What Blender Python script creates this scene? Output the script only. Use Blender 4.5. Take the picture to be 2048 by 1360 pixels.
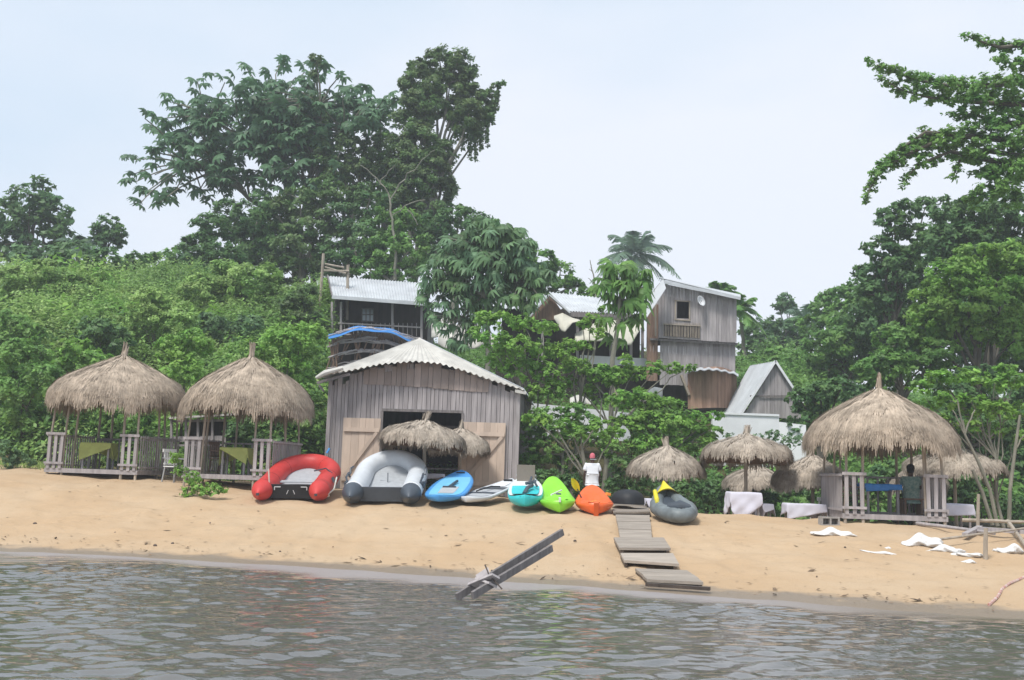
import bpy, math, random
import numpy as np
from mathutils import Vector, Matrix, Euler
R = math.radians
for o in list(bpy.data.objects): bpy.data.objects.remove(o)
SC = bpy.context.scene
COL = SC.collection

# ------------------------------------------------------------------ camera
EYE = 1.75
PITCH, ROLL = 7.5, 1.8
cd = bpy.data.cameras.new('camera'); cam = bpy.data.objects.new('camera', cd); COL.objects.link(cam)
cd.sensor_width = 36; cd.lens = 35; cd.clip_end = 3000; cd.clip_start = 0.1
CM = Matrix.Translation((0, 0, EYE)) @ Matrix.Rotation(R(90 + PITCH), 4, 'X') @ Matrix.Rotation(R(ROLL), 4, 'Z')
cam.matrix_world = CM
SC.camera = cam
FPX = 35 / 36 * 2048

def ray(px, py):
    d = Vector(((px - 1024) / FPX, -(py - 680) / FPX, -1))
    return CM.to_3x3() @ d
def at(px, py, Y):
    """the point of the place that stands at distance Y (m) in the direction of that spot of the photograph"""
    d = ray(px, py); t = Y / d.y
    return Vector((d.x * t, Y, EYE + d.z * t))

# ------------------------------------------------------------------ light
w = bpy.data.worlds.new('World'); SC.world = w; w.use_nodes = True
nt = w.node_tree; nt.nodes.clear()
def N(nt, t, **k):
    n = nt.nodes.new(t)
    for a, b in k.items(): setattr(n, a, b)
    return n
out = N(nt, 'ShaderNodeOutputWorld'); bg = N(nt, 'ShaderNodeBackground')
sky = N(nt, 'ShaderNodeTexSky', sky_type='NISHITA', sun_disc=False)
sky.sun_elevation = R(58); sky.sun_rotation = R(215); sky.air_density = 1.0; sky.dust_density = 2.0
tc = N(nt, 'ShaderNodeTexCoord')
mp = N(nt, 'ShaderNodeMapping'); mp.inputs['Scale'].default_value = (1.0, 1.0, 2.2)
nz = N(nt, 'ShaderNodeTexNoise'); nz.inputs['Scale'].default_value = 1.25; nz.inputs['Detail'].default_value = 5; nz.inputs['Roughness'].default_value = .5
cr = N(nt, 'ShaderNodeValToRGB')
cr.color_ramp.elements[0].position = .36; cr.color_ramp.elements[0].color = (4.75, 5.85, 7.05, 1)
cr.color_ramp.elements[1].position = .62; cr.color_ramp.elements[1].color = (6.7, 7.0, 7.65, 1)
mix = N(nt, 'ShaderNodeMixRGB'); mix.inputs[0].default_value = .93
L = nt.links.new
L(tc.outputs['Generated'], mp.inputs[0]); L(mp.outputs[0], nz.inputs['Vector']); L(nz.outputs['Fac'], cr.inputs[0])
L(sky.outputs[0], mix.inputs[1]); L(cr.outputs[0], mix.inputs[2]); L(mix.outputs[0], bg.inputs[0])
bg.inputs[1].default_value = .10; L(bg.outputs[0], out.inputs[0])
sl = bpy.data.lights.new('sun', 'SUN'); sl.energy = 2.6; sl.angle = R(14); sl.color = (1, .96, .9)
so = bpy.data.objects.new('sun', sl); COL.objects.link(so)
sv = Vector((math.sin(R(215)) * math.cos(R(58)), math.cos(R(215)) * math.cos(R(58)), math.sin(R(58))))
so.rotation_euler = sv.to_track_quat('Z', 'Y').to_euler(); so.location = sv * 50
SC.view_settings.view_transform = 'Standard'; SC.view_settings.look = 'None'
SC.view_settings.exposure = 0.5; SC.view_settings.gamma = 1.0
SC.cycles.max_bounces = 6; SC.cycles.diffuse_bounces = 3; SC.cycles.transparent_max_bounces = 4
SC.cycles.use_denoising = True

# ------------------------------------------------------------------ land form
def sm(a, b, x):
    t = np.clip((x - a) / (b - a), 0, 1); return t * t * (3 - 2 * t)
XS = [-60, -30, -9.7, -4.7, -1.0, 2.8, 6.0, 7.3, 20, 60]
YS = [26, 22, 18.9, 18.0, 16.75, 15.3, 14.0, 13.6, 12.2, 12]
XC = [-60, -20, -15, -9.5, -5.5, 2, 5, 9, 12, 60]
YC = [33, 30, 29, 28.4, 28, 26, 25, 24, 23, 22]
ZC = [1.6, 1.55, 1.47, 1.22, 1.08, .98, .86, .78, .74, .7]
def vnoise(x, y, s=1.0, seed=0):
    x = np.asarray(x, float) / s + seed * 17.3; y = np.asarray(y, float) / s - seed * 9.1
    return (np.sin(x * 1.3 + 1.7 * np.sin(y * .9 + 1)) + np.sin(y * 1.7 + 1.3 * np.sin(x * 1.1)) + .6 * np.sin(2.3 * x - 1.9 * y + 2)) / 2.6
def G(x, y):
    x = np.asarray(x, float); y = np.asarray(y, float)
    ys = np.interp(x, XS, YS) + .16 * vnoise(x, 0 * x, .9, 3) + .1 * vnoise(x, 0 * x, .33, 5); yc = np.interp(x, XC, YC); zc = np.interp(x, XC, ZC)
    t = (y - ys) / (yc - ys)
    z = np.where(t < 0, np.maximum(t * 1.6, -2.2), zc * (t - .12 * np.sin(np.clip(t, 0, 1) * math.pi * 2) * .5))
    z = np.where(t > 1, zc, z)
    z = np.where(t > 0, z + .025 * vnoise(x, y, .5, 1) * sm(0, .3, t), z)
    # behind the berm the sand drops into the shaded garden on the right
    dip = sm(0, 2.2, y - yc) * (1 - sm(7, 12, y - yc)) * sm(-.5, 2.5, x)
    z = z - .38 * dip
    # terraces and hills
    zm = np.interp(y, [0, 33, 36, 39, 41, 45, 48, 60, 80, 140, 400], [0, 0, .7, 2.2, 3.0, 3.9, 5.4, 8.5, 9, 12, 20])
    zl = np.interp(y, [0, 31.5, 34, 40, 48, 56, 70, 120, 400], [0, 0, .8, 4.6, 8.3, 9.2, 9.5, 10, 16])
    zr = np.interp(y, [0, 28, 34, 45, 60, 90, 140, 400], [0, 0, .8, 3.2, 5, 9, 13, 20])
    wl = 1 - sm(-.20, -.14, x / np.maximum(y, 5)); wr = sm(.27, .36, x / np.maximum(y, 5))
    h = zm * (1 - wl) * (1 - wr) + zl * wl + zr * wr
    h = h * (1 + .06 * vnoise(x, y, 4, 2))
    return z + h
def Gf(x, y): return float(G(x, y))
def gp(px, py, dz=0.0):
    """the spot on the ground seen at that place of the photograph"""
    d = ray(px, py); prev = 8.0
    Y = 8.0
    while Y < 60:
        p = at(px, py, Y)
        if p.z < Gf(p.x, p.y) + dz: break
        prev = Y; Y += .05
    for _ in range(12):
        m = (prev + Y) / 2; p = at(px, py, m)
        if p.z < Gf(p.x, p.y) + dz: Y = m
        else: prev = m
    return at(px, py, Y)

# ------------------------------------------------------------------ materials
def mat(name, col, rough=.8, var=.35, ns=(4, 4, 4), nstr=.35, col2=None, bump=0.0, bscale=None, spec=.3, trans=0.0, coat=0.0, metal=0.0, obrand=0.0):
    m = bpy.data.materials.new(name); m.use_nodes = True; nt = m.node_tree; L = nt.links.new
    b = nt.nodes['Principled BSDF']; out = nt.nodes['Material Output']
    b.inputs['Roughness'].default_value = rough; b.inputs['Specular IOR Level'].default_value = spec
    b.inputs['Coat Weight'].default_value = coat; b.inputs['Metallic'].default_value = metal
    tc = N(nt, 'ShaderNodeTexCoord'); mp = N(nt, 'ShaderNodeMapping'); mp.inputs['Scale'].default_value = ns
    nz = N(nt, 'ShaderNodeTexNoise'); nz.inputs['Scale'].default_value = 1; nz.inputs['Detail'].default_value = 6; nz.inputs['Roughness'].default_value = .6
    L(tc.outputs['Object'], mp.inputs[0]); L(mp.outputs[0], nz.inputs['Vector'])
    c2 = col2 or tuple(c * (1 - nstr) for c in col)
    mx = N(nt, 'ShaderNodeMixRGB'); mx.inputs[1].default_value = (*c2, 1); mx.inputs[2].default_value = (*col, 1)
    mr = N(nt, 'ShaderNodeMapRange'); mr.inputs[1].default_value = .35; mr.inputs[2].default_value = .65
    L(nz.outputs['Fac'], mr.inputs[0]); L(mr.outputs[0], mx.inputs[0])
    at_ = N(nt, 'ShaderNodeAttribute', attribute_name='tint')
    ma = N(nt, 'ShaderNodeMath', operation='MULTIPLY_ADD'); ma.inputs[1].default_value = var * 2; ma.inputs[2].default_value = 1 - var
    L(at_.outputs['Fac'], ma.inputs[0])
    vm = N(nt, 'ShaderNodeVectorMath', operation='SCALE'); L(mx.outputs[0], vm.inputs[0]); L(ma.outputs[0], vm.inputs['Scale'])
    last = vm.outputs[0]
    L(last, b.inputs['Base Color'])
    if bump:
        bn = N(nt, 'ShaderNodeBump'); bn.inputs['Strength'].default_value = bump; bn.inputs['Distance'].default_value = .02
        n2 = nz
        if bscale:
            n2 = N(nt, 'ShaderNodeTexNoise'); n2.inputs['Scale'].default_value = bscale; n2.inputs['Detail'].default_value = 5
            L(tc.outputs['Object'], n2.inputs['Vector'])
        L(n2.outputs['Fac'], bn.inputs['Height']); L(bn.outputs[0], b.inputs['Normal'])
    if trans:
        tr = N(nt, 'ShaderNodeBsdfTranslucent'); ms = N(nt, 'ShaderNodeMixShader'); ms.inputs[0].default_value = trans
        L(last, tr.inputs[0]); L(b.outputs[0], ms.inputs[1]); L(tr.outputs[0], ms.inputs[2]); L(ms.outputs[0], out.inputs[0])
    return m
def leafmat(name, col, var=.45, col2=None, rough=.5):
    """leaves: each leaf has its own shade (tint), whole sprays lean to a second green"""
    c2 = col2 or (col[0] * 1.5, col[1] * 1.2, col[2] * .9)
    return mat(name, col, rough=rough, var=var, ns=(.8, .8, .8), col2=c2, trans=.42, spec=.35)
M = {}
M['weathered'] = mat('weathered_plank', (.42, .385, .385), .85, .15, (9, 9, .9), .34, bump=.4)
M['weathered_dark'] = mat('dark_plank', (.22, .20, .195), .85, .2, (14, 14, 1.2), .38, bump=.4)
M['brown_plank'] = mat('brown_plank', (.25, .165, .12), .85, .25, (12, 12, 1.2), .4, bump=.3)
M['orange_plank'] = mat('fresh_orange_plank', (.42, .27, .2), .85, .25, (12, 12, 1.2), .3, bump=.3)
M['stained_plank'] = mat('stained_upper_plank', (.365, .30, .27), .85, .2, (3, 3, 1.2), .25, bump=.3)
M['new_wood'] = mat('new_pale_wood', (.62, .495, .40), .75, .14, (3, 3, .7), .22, bump=.2)
M['pole'] = mat('pale_pole', (.42, .36, .29), .8, .2, (6, 6, 2), .35, bump=.2)
M['bark'] = mat('bark', (.13, .115, .09), .9, .2, (5, 5, 2), .45, bump=.5)
M['pale_bark'] = mat('pale_bark', (.26, .25, .2), .9, .2, (5, 5, 2), .4, bump=.4)
M['walk'] = mat('walkway_plank', (.37, .32, .27), .85, .16, (1.6, 12, 12), .3, bump=.4)
M['wet_wood'] = mat('wet_wood', (.10, .075, .06), .5, .25, (6, 6, 6), .5, bump=.4)
M['thatch'] = mat('thatch', (.47, .385, .30), .95, .5, (2.6, 2.6, 3.4), .42, spec=.1)
M['thatch_grey'] = mat('grey_thatch', (.455, .39, .32), .95, .5, (2.6, 2.6, 3.4), .42, spec=.1)
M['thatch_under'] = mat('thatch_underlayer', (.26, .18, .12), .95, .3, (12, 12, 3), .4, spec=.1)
M['metal_roof'] = mat('metal_roof', (.56, .585, .61), .45, .1, (1.2, 1.2, 1.2), .22, spec=.5)
M['white_sheet'] = mat('white_sheeting', (.62, .605, .56), .65, .1, (1.3, 2.2, 2.2), .34)
M['cream_cloth'] = mat('cream_cloth', (.66, .64, .54), .9, .12, (3, 3, 3), .12, trans=.15)
M['white_paint'] = mat('white_paint', (.80, .81, .83), .6, .1, (1, 1, 1), .15)
M['white_cloth'] = mat('white_cloth', (.76, .75, .84), .85, .08, (4, 4, 4), .08, trans=.2)
M['green_cloth'] = mat('green_cloth', (.74, .80, .28), .85, .08, (4, 4, 4), .15, trans=.4)
M['blue_tarp'] = mat('blue_tarp', (.05, .24, .62), .5, .15, (4, 4, 4), .25)
M['plastic'] = mat('white_plastic', (.72, .72, .7), .45, .05, (4, 4, 4), .06, spec=.5)
M['sack'] = mat('white_sack', (.72, .71, .69), .7, .1, (6, 6, 6), .2, bump=.6, bscale=14)
M['concrete'] = mat('concrete', (.36, .34, .32), .9, .1, (9, 9, 9), .3, bump=.4)
M['black'] = mat('black_rubber', (.02, .022, .026), .55, .1, (5, 5, 5), .3)
M['dark_grey'] = mat('dark_grey_rubber', (.055, .07, .09), .45, .1, (5, 5, 5), .2, spec=.5)
M['mid_grey'] = mat('grey_rubber', (.19, .22, .23), .5, .15, (3, 3, 3), .4, spec=.4)
M['red'] = mat('red_rubber', (.56, .045, .04), .5, .08, (3, 3, 3), .18, spec=.4)
M['pale_grey'] = mat('pale_grey_rubber', (.62, .65, .68), .42, .06, (3, 3, 3), .1, spec=.4)
M['deck_grey'] = mat('grey_deck_pad', (.40, .42, .44), .8, .06, (8, 8, 8), .15)
M['blue_board'] = mat('blue_board', (.07, .30, .66), .45, .06, (3, 3, 3), .15)
M['lightblue_board'] = mat('light_blue_board', (.18, .50, .74), .5, .06, (3, 3, 3), .12)
M['aqua'] = mat('aqua_plastic', (.03, .56, .60), .42, .05, (3, 3, 3), .12, spec=.5)
M['offwhite'] = mat('off_white_plastic', (.72, .76, .74), .4, .05, (3, 3, 3), .08, spec=.5)
M['lime'] = mat('lime_plastic', (.25, .66, .035), .4, .05, (2, 2, 2), .15, spec=.5)
M['lime_dark'] = mat('lime_seat_well', (.15, .46, .02), .5, .05, (3, 3, 3), .15)
M['orange'] = mat('orange_plastic', (.80, .13, .02), .4, .05, (2, 2, 2), .12, spec=.5)
M['orange_light'] = mat('sun_bleached_orange', (.88, .33, .06), .5, .05, (3, 3, 3), .15)
M['yellow'] = mat('yellow_rubber', (.72, .62, .03), .5, .06, (4, 4, 4), .15)
M['skin'] = mat('dark_skin', (.065, .035, .024), .5, .05, (6, 6, 6), .15)
M['shirt'] = mat('white_shirt', (.78, .8, .84), .9, .04, (6, 6, 6), .08)
M['denim'] = mat('denim', (.10, .14, .22), .9, .05, (10, 10, 10), .25)
M['pink'] = mat('pink_cap', (.62, .16, .2), .8, .05, (10, 10, 10), .2)
M['teal_shirt'] = mat('teal_patterned_shirt', (.14, .26, .24), .9, .1, (18, 18, 18), .1, col2=(.32, .4, .34))
M['hair'] = mat('black_hair', (.012, .01, .01), .8, .1, (30, 30, 30), .3)
M['mesh_grey'] = mat('grey_chair_mesh', (.23, .20, .17), .8, .05, (30, 30, 30), .1)
M['steel'] = mat('steel', (.45, .45, .45), .4, .05, (4, 4, 4), .1, metal=.6)
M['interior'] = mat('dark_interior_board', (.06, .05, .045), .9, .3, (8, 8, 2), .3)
M['glass'] = mat('window_glass', (.42, .48, .53), .1, .05, (2, 2, 2), .1, spec=.8)
M['rope'] = mat('rope', (.62, .60, .54), .9, .05, (4, 4, 4), .1)
# greens
M['lf_hill'] = leafmat('bright_hillside_leaf', (0.185, 0.371, 0.084), .5, (0.378, 0.515, 0.168))
M['lf_hill'].node_tree.nodes['Mapping'].inputs['Scale'].default_value = (.33, .33, .33)
M['lf_straw'] = leafmat('dry_grass', (0.252, 0.412, 0.126), .4, (0.202, 0.309, 0.105))
M['lf_bright'] = leafmat('bright_leaf', (0.168, 0.371, 0.063), .45, (0.277, 0.443, 0.095))
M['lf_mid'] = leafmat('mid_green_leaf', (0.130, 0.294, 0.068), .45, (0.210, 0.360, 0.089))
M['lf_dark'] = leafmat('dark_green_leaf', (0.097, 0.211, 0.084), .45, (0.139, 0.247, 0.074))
M['lf_blue'] = leafmat('blue_green_leaf', (0.155, 0.275, 0.150), .5, (0.150, 0.260, 0.090))
M['lf_umbrella'] = leafmat('umbrella_tree_leaf', (0.122, 0.227, 0.126), .4, (0.101, 0.206, 0.095))
M['lf_olive'] = leafmat('olive_vine_leaf', (0.122, 0.242, 0.074), .45, (0.143, 0.196, 0.074))
M['lf_palm'] = leafmat('palm_leaf', (0.150, 0.245, 0.140), .3, (0.168, 0.258, 0.189))

# ------------------------------------------------------------------ building blocks
def tag(o, label=None, cat=None, group=None, kind=None):
    if label: o['label'] = label
    if cat: o['category'] = cat
    if group: o['group'] = group
    if kind: o['kind'] = kind
    return o
def thing(name, label, cat, loc=(0, 0, 0), rot=(0, 0, 0), group=None):
    o = bpy.data.objects.new(name, None); COL.objects.link(o); o.empty_display_size = .2
    o.location = loc; o.rotation_euler = rot
    return tag(o, label, cat, group)
def chain_off(p):
    v = Vector((0, 0, 0))
    while p is not None: v += Vector(p.location); p = p.parent
    return v
def np_mesh(name, verts, faces, m, parent=None, tint=None, smooth=False, world=True, k=4):
    """verts (n,3), faces (f,k) arrays -> one mesh object"""
    verts = np.asarray(verts, np.float32); faces = np.asarray(faces, np.int32)
    if world and parent is not None: verts = verts - np.array(chain_off(parent), np.float32)
    me = bpy.data.meshes.new(name); k = faces.shape[1]
    me.vertices.add(len(verts)); me.vertices.foreach_set('co', verts.ravel())
    me.loops.add(faces.size); me.loops.foreach_set('vertex_index', faces.ravel())
    me.polygons.add(len(faces)); me.polygons.foreach_set('loop_start', np.arange(0, faces.size, k, dtype=np.int32))
    me.update(calc_edges=True)
    if tint is None: tint = np.full(len(faces), .5, np.float32)
    a = me.attributes.new('tint', 'FLOAT', 'FACE'); a.data.foreach_set('value', np.asarray(tint, np.float32))
    if smooth: me.polygons.foreach_set('use_smooth', np.ones(len(faces), bool))
    me.materials.append(m)
    o = bpy.data.objects.new(name, me); COL.objects.link(o)
    if parent is not None: o.parent = parent
    return o
class MB:
    def __init__(s): s.v = []; s.f = []; s.t = []
    def add(s, vs, fs, tint=.5):
        b = len(s.v); s.v += [tuple(v) for v in vs]; s.f += [tuple(i + b for i in f) for f in fs]; s.t += [tint] * len(fs); return s
    def hexa(s, c, tint=.5):       # c: 4 bottom + 4 top corners
        return s.add(c, [(0, 3, 2, 1), (4, 5, 6, 7), (0, 1, 5, 4), (1, 2, 6, 5), (2, 3, 7, 6), (3, 0, 4, 7)], tint)
    def box(s, c, size, rot=None, tint=.5):
        x, y, z = (d / 2 for d in size); c = Vector(c)
        pts = [Vector(p) for p in ((-x, -y, -z), (x, -y, -z), (x, y, -z), (-x, y, -z), (-x, -y, z), (x, -y, z), (x, y, z), (-x, y, z))]
        if rot is not None:
            m = rot if isinstance(rot, Matrix) else Euler(rot).to_matrix()
            pts = [m @ p for p in pts]
        return s.hexa([c + p for p in pts], tint)
    def bar(s, a, b, w=.05, h=None, tint=.5, up=(0, 0, 1)):
        a = Vector(a); b = Vector(b); h = h or w; d = (b - a)
        if d.length < 1e-6: return s
        dn = d.normalized(); u = Vector(up)
        sx = dn.cross(u)
        if sx.length < 1e-3: sx = dn.cross(Vector((0, 1, 0)))
        sx.normalize(); uy = sx.cross(dn).normalized()
        x = sx * w / 2; y = uy * h / 2
        return s.hexa([a - x - y, a + x - y, b + x - y, b - x - y, a - x + y, a + x + y, b + x + y, b - x + y], tint)
    def tube(s, pts, rad, seg=8, tint=.5, cap=True):
        pts = [Vector(p) for p in pts]; n = len(pts)
        if not hasattr(rad, '__len__'): rad = [rad] * n
        base = len(s.v); up = Vector((0, 0, 1)); prevx = None
        for i, p in enumerate(pts):
            d = (pts[min(i + 1, n - 1)] - pts[max(i - 1, 0)])
            d = d.normalized() if d.length > 1e-9 else Vector((0, 1, 0))
            if prevx is None:
                x = d.cross(up)
                if x.length < .05: x = d.cross(Vector((0, 1, 0)))
            else: x = prevx - d * prevx.dot(d)
            x.normalize(); prevx = x; y = d.cross(x)
            for k in range(seg):
                a = 2 * math.pi * k / seg
                s.v.append(tuple(p + (x * math.cos(a) + y * math.sin(a)) * rad[i]))
        for i in range(n - 1):
            for k in range(seg):
                k2 = (k + 1) % seg
                s.f.append((base + i * seg + k, base + i * seg + k2, base + (i + 1) * seg + k2, base + (i + 1) * seg + k)); s.t.append(tint)
        if cap:
            s.f.append(tuple(base + k for k in range(seg))); s.t.append(tint)
            s.f.append(tuple(base + (n - 1) * seg + k for k in reversed(range(seg)))); s.t.append(tint)
        return s
    def lathe(s, prof, c=(0, 0, 0), seg=24, tint=.5, jig=None):
        base = len(s.v); c = Vector(c)
        for (r, z) in prof:
            for k in range(seg):
                a = 2 * math.pi * k / seg; rr = r; zz = z
                if jig: rr, zz = jig(r, z, a)
                s.v.append((c.x + rr * math.cos(a), c.y + rr * math.sin(a), c.z + zz))
        for i in range(len(prof) - 1):
            for k in range(seg):
                k2 = (k + 1) % seg
                s.f.append((base + i * seg + k, base + i * seg + k2, base + (i + 1) * seg + k2, base + (i + 1) * seg + k)); s.t.append(tint)
        return s
    def grid(s, fn, nu, nv, tint=.5):
        base = len(s.v)
        for i in range(nu + 1):
            for j in range(nv + 1): s.v.append(tuple(fn(i / nu, j / nv)))
        for i in range(nu):
            for j in range(nv):
                a = base + i * (nv + 1) + j
                s.f.append((a, a + nv + 1, a + nv + 2, a + 1)); s.t.append(tint)
        return s
    def sheet(s, fn, nu, nv, th=.01, tint=.5):     # a grid with thickness along z
        s.grid(fn, nu, nv, tint)
        s.grid(lambda u, v: Vector(fn(v, u)) - Vector((0, 0, th)), nv, nu, tint)
        return s
    def build(s, name, m, parent=None, world=True, smooth=False):
        off = chain_off(parent) if (world and parent is not None) else Vector((0, 0, 0))
        me = bpy.data.meshes.new(name)
        me.from_pydata([(v[0] - off.x, v[1] - off.y, v[2] - off.z) for v in s.v], [], s.f)
        a = me.attributes.new('tint', 'FLOAT', 'FACE'); a.data.foreach_set('value', np.array(s.t, np.float32))
        if smooth: me.polygons.foreach_set('use_smooth', np.ones(len(s.f), bool))
        me.materials.append(m); me.update()
        o = bpy.data.objects.new(name, me); COL.objects.link(o)
        if parent is not None: o.parent = parent
        return o
# ------------------------------------------------------------------ ground and water
def axis(lo, a, b, hi, step, grow=1.28):
    mid = list(np.arange(a, b + 1e-6, step)); up = []; v = b; s = step
    while v < hi: s *= grow; v += s; up.append(min(v, hi))
    dn = []; v = a; s = step
    while v > lo: s *= grow; v -= s; dn.append(max(v, lo))
    return np.array(dn[::-1] + mid + up)
def heightfield(name, xs, ys, fz, m):
    X, Y = np.meshgrid(xs, ys, indexing='ij'); Z = fz(X, Y)
    v = np.stack([X, Y, Z], -1).reshape(-1, 3); ny = len(ys)
    i, j = np.meshgrid(np.arange(len(xs) - 1), np.arange(ny - 1), indexing='ij'); a = (i * ny + j).ravel()
    return np_mesh(name, v, np.stack([a, a + ny, a + ny + 1, a + 1], -1), m, smooth=True)
def fine(x, y):
    rs = np.random.RandomState(3); z = 0 * x
    for k in range(26):
        a = rs.uniform(0, 2 * math.pi); f = rs.uniform(3, 13); p = rs.uniform(0, 6)
        z = z + np.sin((x * math.cos(a) + y * math.sin(a)) * f + p + 1.5 * np.sin(x * 1.7 + p) + 1.2 * np.sin(y * 1.3 - p)) / f
    return z * .024
def prints(x, y):
    rs = np.random.RandomState(8); dz = 0 * x; m = (np.abs(x) < 14) & (y > 13) & (y < 29); X = x[m]; Y_ = y[m]; D = np.zeros_like(X)
    tracks = []
    for t in range(30):
        px, py = rs.uniform(-12, 10), rs.uniform(17, 26); a = rs.normal(0, .35) + (0 if t % 2 else math.pi); n = rs.randint(9, 26)
        for k in range(n): tracks.append((px + math.cos(a) * k * .62 - math.sin(a) * .1 * (-1) ** k, py + math.sin(a) * k * .62 + math.cos(a) * .1 * (-1) ** k, a + rs.normal(0, .15), rs.uniform(.018, .035)))
    for (fx, fy, a, d) in tracks:
        w_ = (np.abs(X - fx) < .35) & (np.abs(Y_ - fy) < .35)
        if not w_.any(): continue
        u = (X[w_] - fx) * math.cos(a) + (Y_[w_] - fy) * math.sin(a); v = -(X[w_] - fx) * math.sin(a) + (Y_[w_] - fy) * math.cos(a)
        r2 = (u / .14) ** 2 + (v / .075) ** 2; D[w_] += -d * np.exp(-r2) + d * .45 * np.exp(-(np.sqrt(r2) - 1.6) ** 2 * 3)
    for gx0, gy0, gx1, gy1 in [(-5.4, 17.5, -5.2, 23), (-3.1, 17.2, -3.1, 23), (-4.3, 17.5, -3.9, 23), (.3, 16.8, .4, 22), (1.1, 16.2, 1.2, 22), (2.0, 16, 2.0, 22), (4.0, 16.5, 3.7, 21), (-1.2, 17, -1.5, 23)]:
        t = np.clip((Y_ - gy0) / (gy1 - gy0), 0, 1); cx = gx0 + (gx1 - gx0) * t + .08 * np.sin(Y_ * 1.3 + gx0); e = sm(gy0, gy0 + 1.5, Y_) * (1 - sm(gy1 - .3, gy1, Y_))
        q = (X - cx) / .16; D += e * (-.022 * np.exp(-q * q) + .012 * np.exp(-(np.abs(q) - 1.7) ** 2 * 2))
    ys = np.interp(X, XS, YS); dz[m] = D * sm(.5, 2.0, Y_ - ys); return dz
def Gd(x, y):
    z = G(x, y); ys = np.interp(x, XS, YS); yc = np.interp(x, XC, YC)
    lump = fine(x, y) * sm(.06, .3, (y - ys) / (yc - ys))
    return z + lump * (1 - sm(30, 36, y)) + prints(x, y)
gm = bpy.data.materials.new('sand_and_earth'); gm.use_nodes = True; nt = gm.node_tree; L = nt.links.new
b = nt.nodes['Principled BSDF']; b.inputs['Roughness'].default_value = .95; b.inputs['Specular IOR Level'].default_value = .15
geo = N(nt, 'ShaderNodeNewGeometry'); sep = N(nt, 'ShaderNodeSeparateXYZ'); L(geo.outputs['Position'], sep.inputs[0])
def noise(scale, detail=5, vec=None, rough=.6):
    n = N(nt, 'ShaderNodeTexNoise'); n.inputs['Scale'].default_value = scale; n.inputs['Detail'].default_value = detail; n.inputs['Roughness'].default_value = rough
    L(vec or geo.outputs['Position'], n.inputs['Vector']); return n
def ramp(src, a, b_, ca, cb):
    r = N(nt, 'ShaderNodeMapRange'); r.inputs[1].default_value = a; r.inputs[2].default_value = b_; L(src, r.inputs[0])
    m_ = N(nt, 'ShaderNodeMixRGB'); m_.inputs[1].default_value = (*ca, 1) if isinstance(ca, tuple) else (0, 0, 0, 1)
    if not isinstance(ca, tuple): L(ca, m_.inputs[1])
    m_.inputs[2].default_value = (*cb, 1) if isinstance(cb, tuple) else (0, 0, 0, 1)
    if not isinstance(cb, tuple): L(cb, m_.inputs[2])
    L(r.outputs[0], m_.inputs[0]); return m_.outputs[0]
n1 = noise(.45, 5); n2 = noise(5, 6); n3 = noise(38, 4)
sand = ramp(n1.outputs[0], .38, .62, (.46, .325, .20), (.49, .365, .24))
sand = ramp(n2.outputs[0], .28, .42, (.42, .305, .195), sand)
sand = ramp(n3.outputs[0], .30, .42, (.36, .26, .165), sand)
# debris flecks
n5 = noise(9, 2); sand = ramp(n5.outputs[0], .76, .78, sand, (.10, .075, .05))
# wet strip by the water
zz = N(nt, 'ShaderNodeMath', operation='MULTIPLY_ADD'); n4 = noise(1.4, 4); L(n4.outputs[0], zz.inputs[0]); zz.inputs[1].default_value = -.09; L(sep.outputs[2], zz.inputs[2])
wet = ramp(zz.outputs[0], -.015, .012, (.25, .20, .15), sand)
# earth and litter behind the beach
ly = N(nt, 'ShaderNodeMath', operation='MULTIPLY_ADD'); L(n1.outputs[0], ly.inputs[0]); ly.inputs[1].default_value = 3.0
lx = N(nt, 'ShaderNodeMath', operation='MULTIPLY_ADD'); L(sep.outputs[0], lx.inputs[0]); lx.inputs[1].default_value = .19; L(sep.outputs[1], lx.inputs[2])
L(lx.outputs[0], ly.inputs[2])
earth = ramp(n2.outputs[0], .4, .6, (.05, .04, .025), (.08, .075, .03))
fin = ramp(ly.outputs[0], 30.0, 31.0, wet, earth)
L(fin, b.inputs['Base Color'])
rr = N(nt, 'ShaderNodeMapRange'); rr.inputs[1].default_value = -.02; rr.inputs[2].default_value = .01; rr.inputs[3].default_value = .32; rr.inputs[4].default_value = .95
L(zz.outputs[0], rr.inputs[0]); L(rr.outputs[0], b.inputs['Roughness'])
bn = N(nt, 'ShaderNodeBump'); bn.inputs['Strength'].default_value = .5; bn.inputs['Distance'].default_value = .03
L(n3.outputs[0], bn.inputs['Height']); L(bn.outputs[0], b.inputs['Normal'])
gx = axis(-215, -15, 13, 215, .08); gy = axis(-85, 12.5, 30, 205, .06, 1.2)
g = heightfield('beach', gx, gy, Gd, gm); tag(g, kind='structure')

wm = bpy.data.materials.new('lake_water'); wm.use_nodes = True; nt = wm.node_tree; L = nt.links.new
b = nt.nodes['Principled BSDF']; b.inputs['Base Color'].default_value = (.05, .052, .04, 1)
b.inputs['Roughness'].default_value = .07; b.inputs['IOR'].default_value = 2.05; b.inputs['Specular IOR Level'].default_value = .5
geo = N(nt, 'ShaderNodeNewGeometry')
mp = N(nt, 'ShaderNodeMapping'); mp.inputs['Scale'].default_value = (3.2, 6.5, 1); mp.inputs['Rotation'].default_value = (0, 0, R(8)); L(geo.outputs['Position'], mp.inputs[0])
na = noise(1, 3, mp.outputs[0], .55)
sh = N(nt, 'ShaderNodeAttribute', attribute_name='chop')
bn = N(nt, 'ShaderNodeBump'); bn.inputs['Distance'].default_value = .02
L(na.outputs[0], bn.inputs['Height']); L(sh.outputs['Fac'], bn.inputs['Strength']); L(bn.outputs[0], b.inputs['Normal'])
rs = np.random.RandomState(7); WV = []
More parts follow.
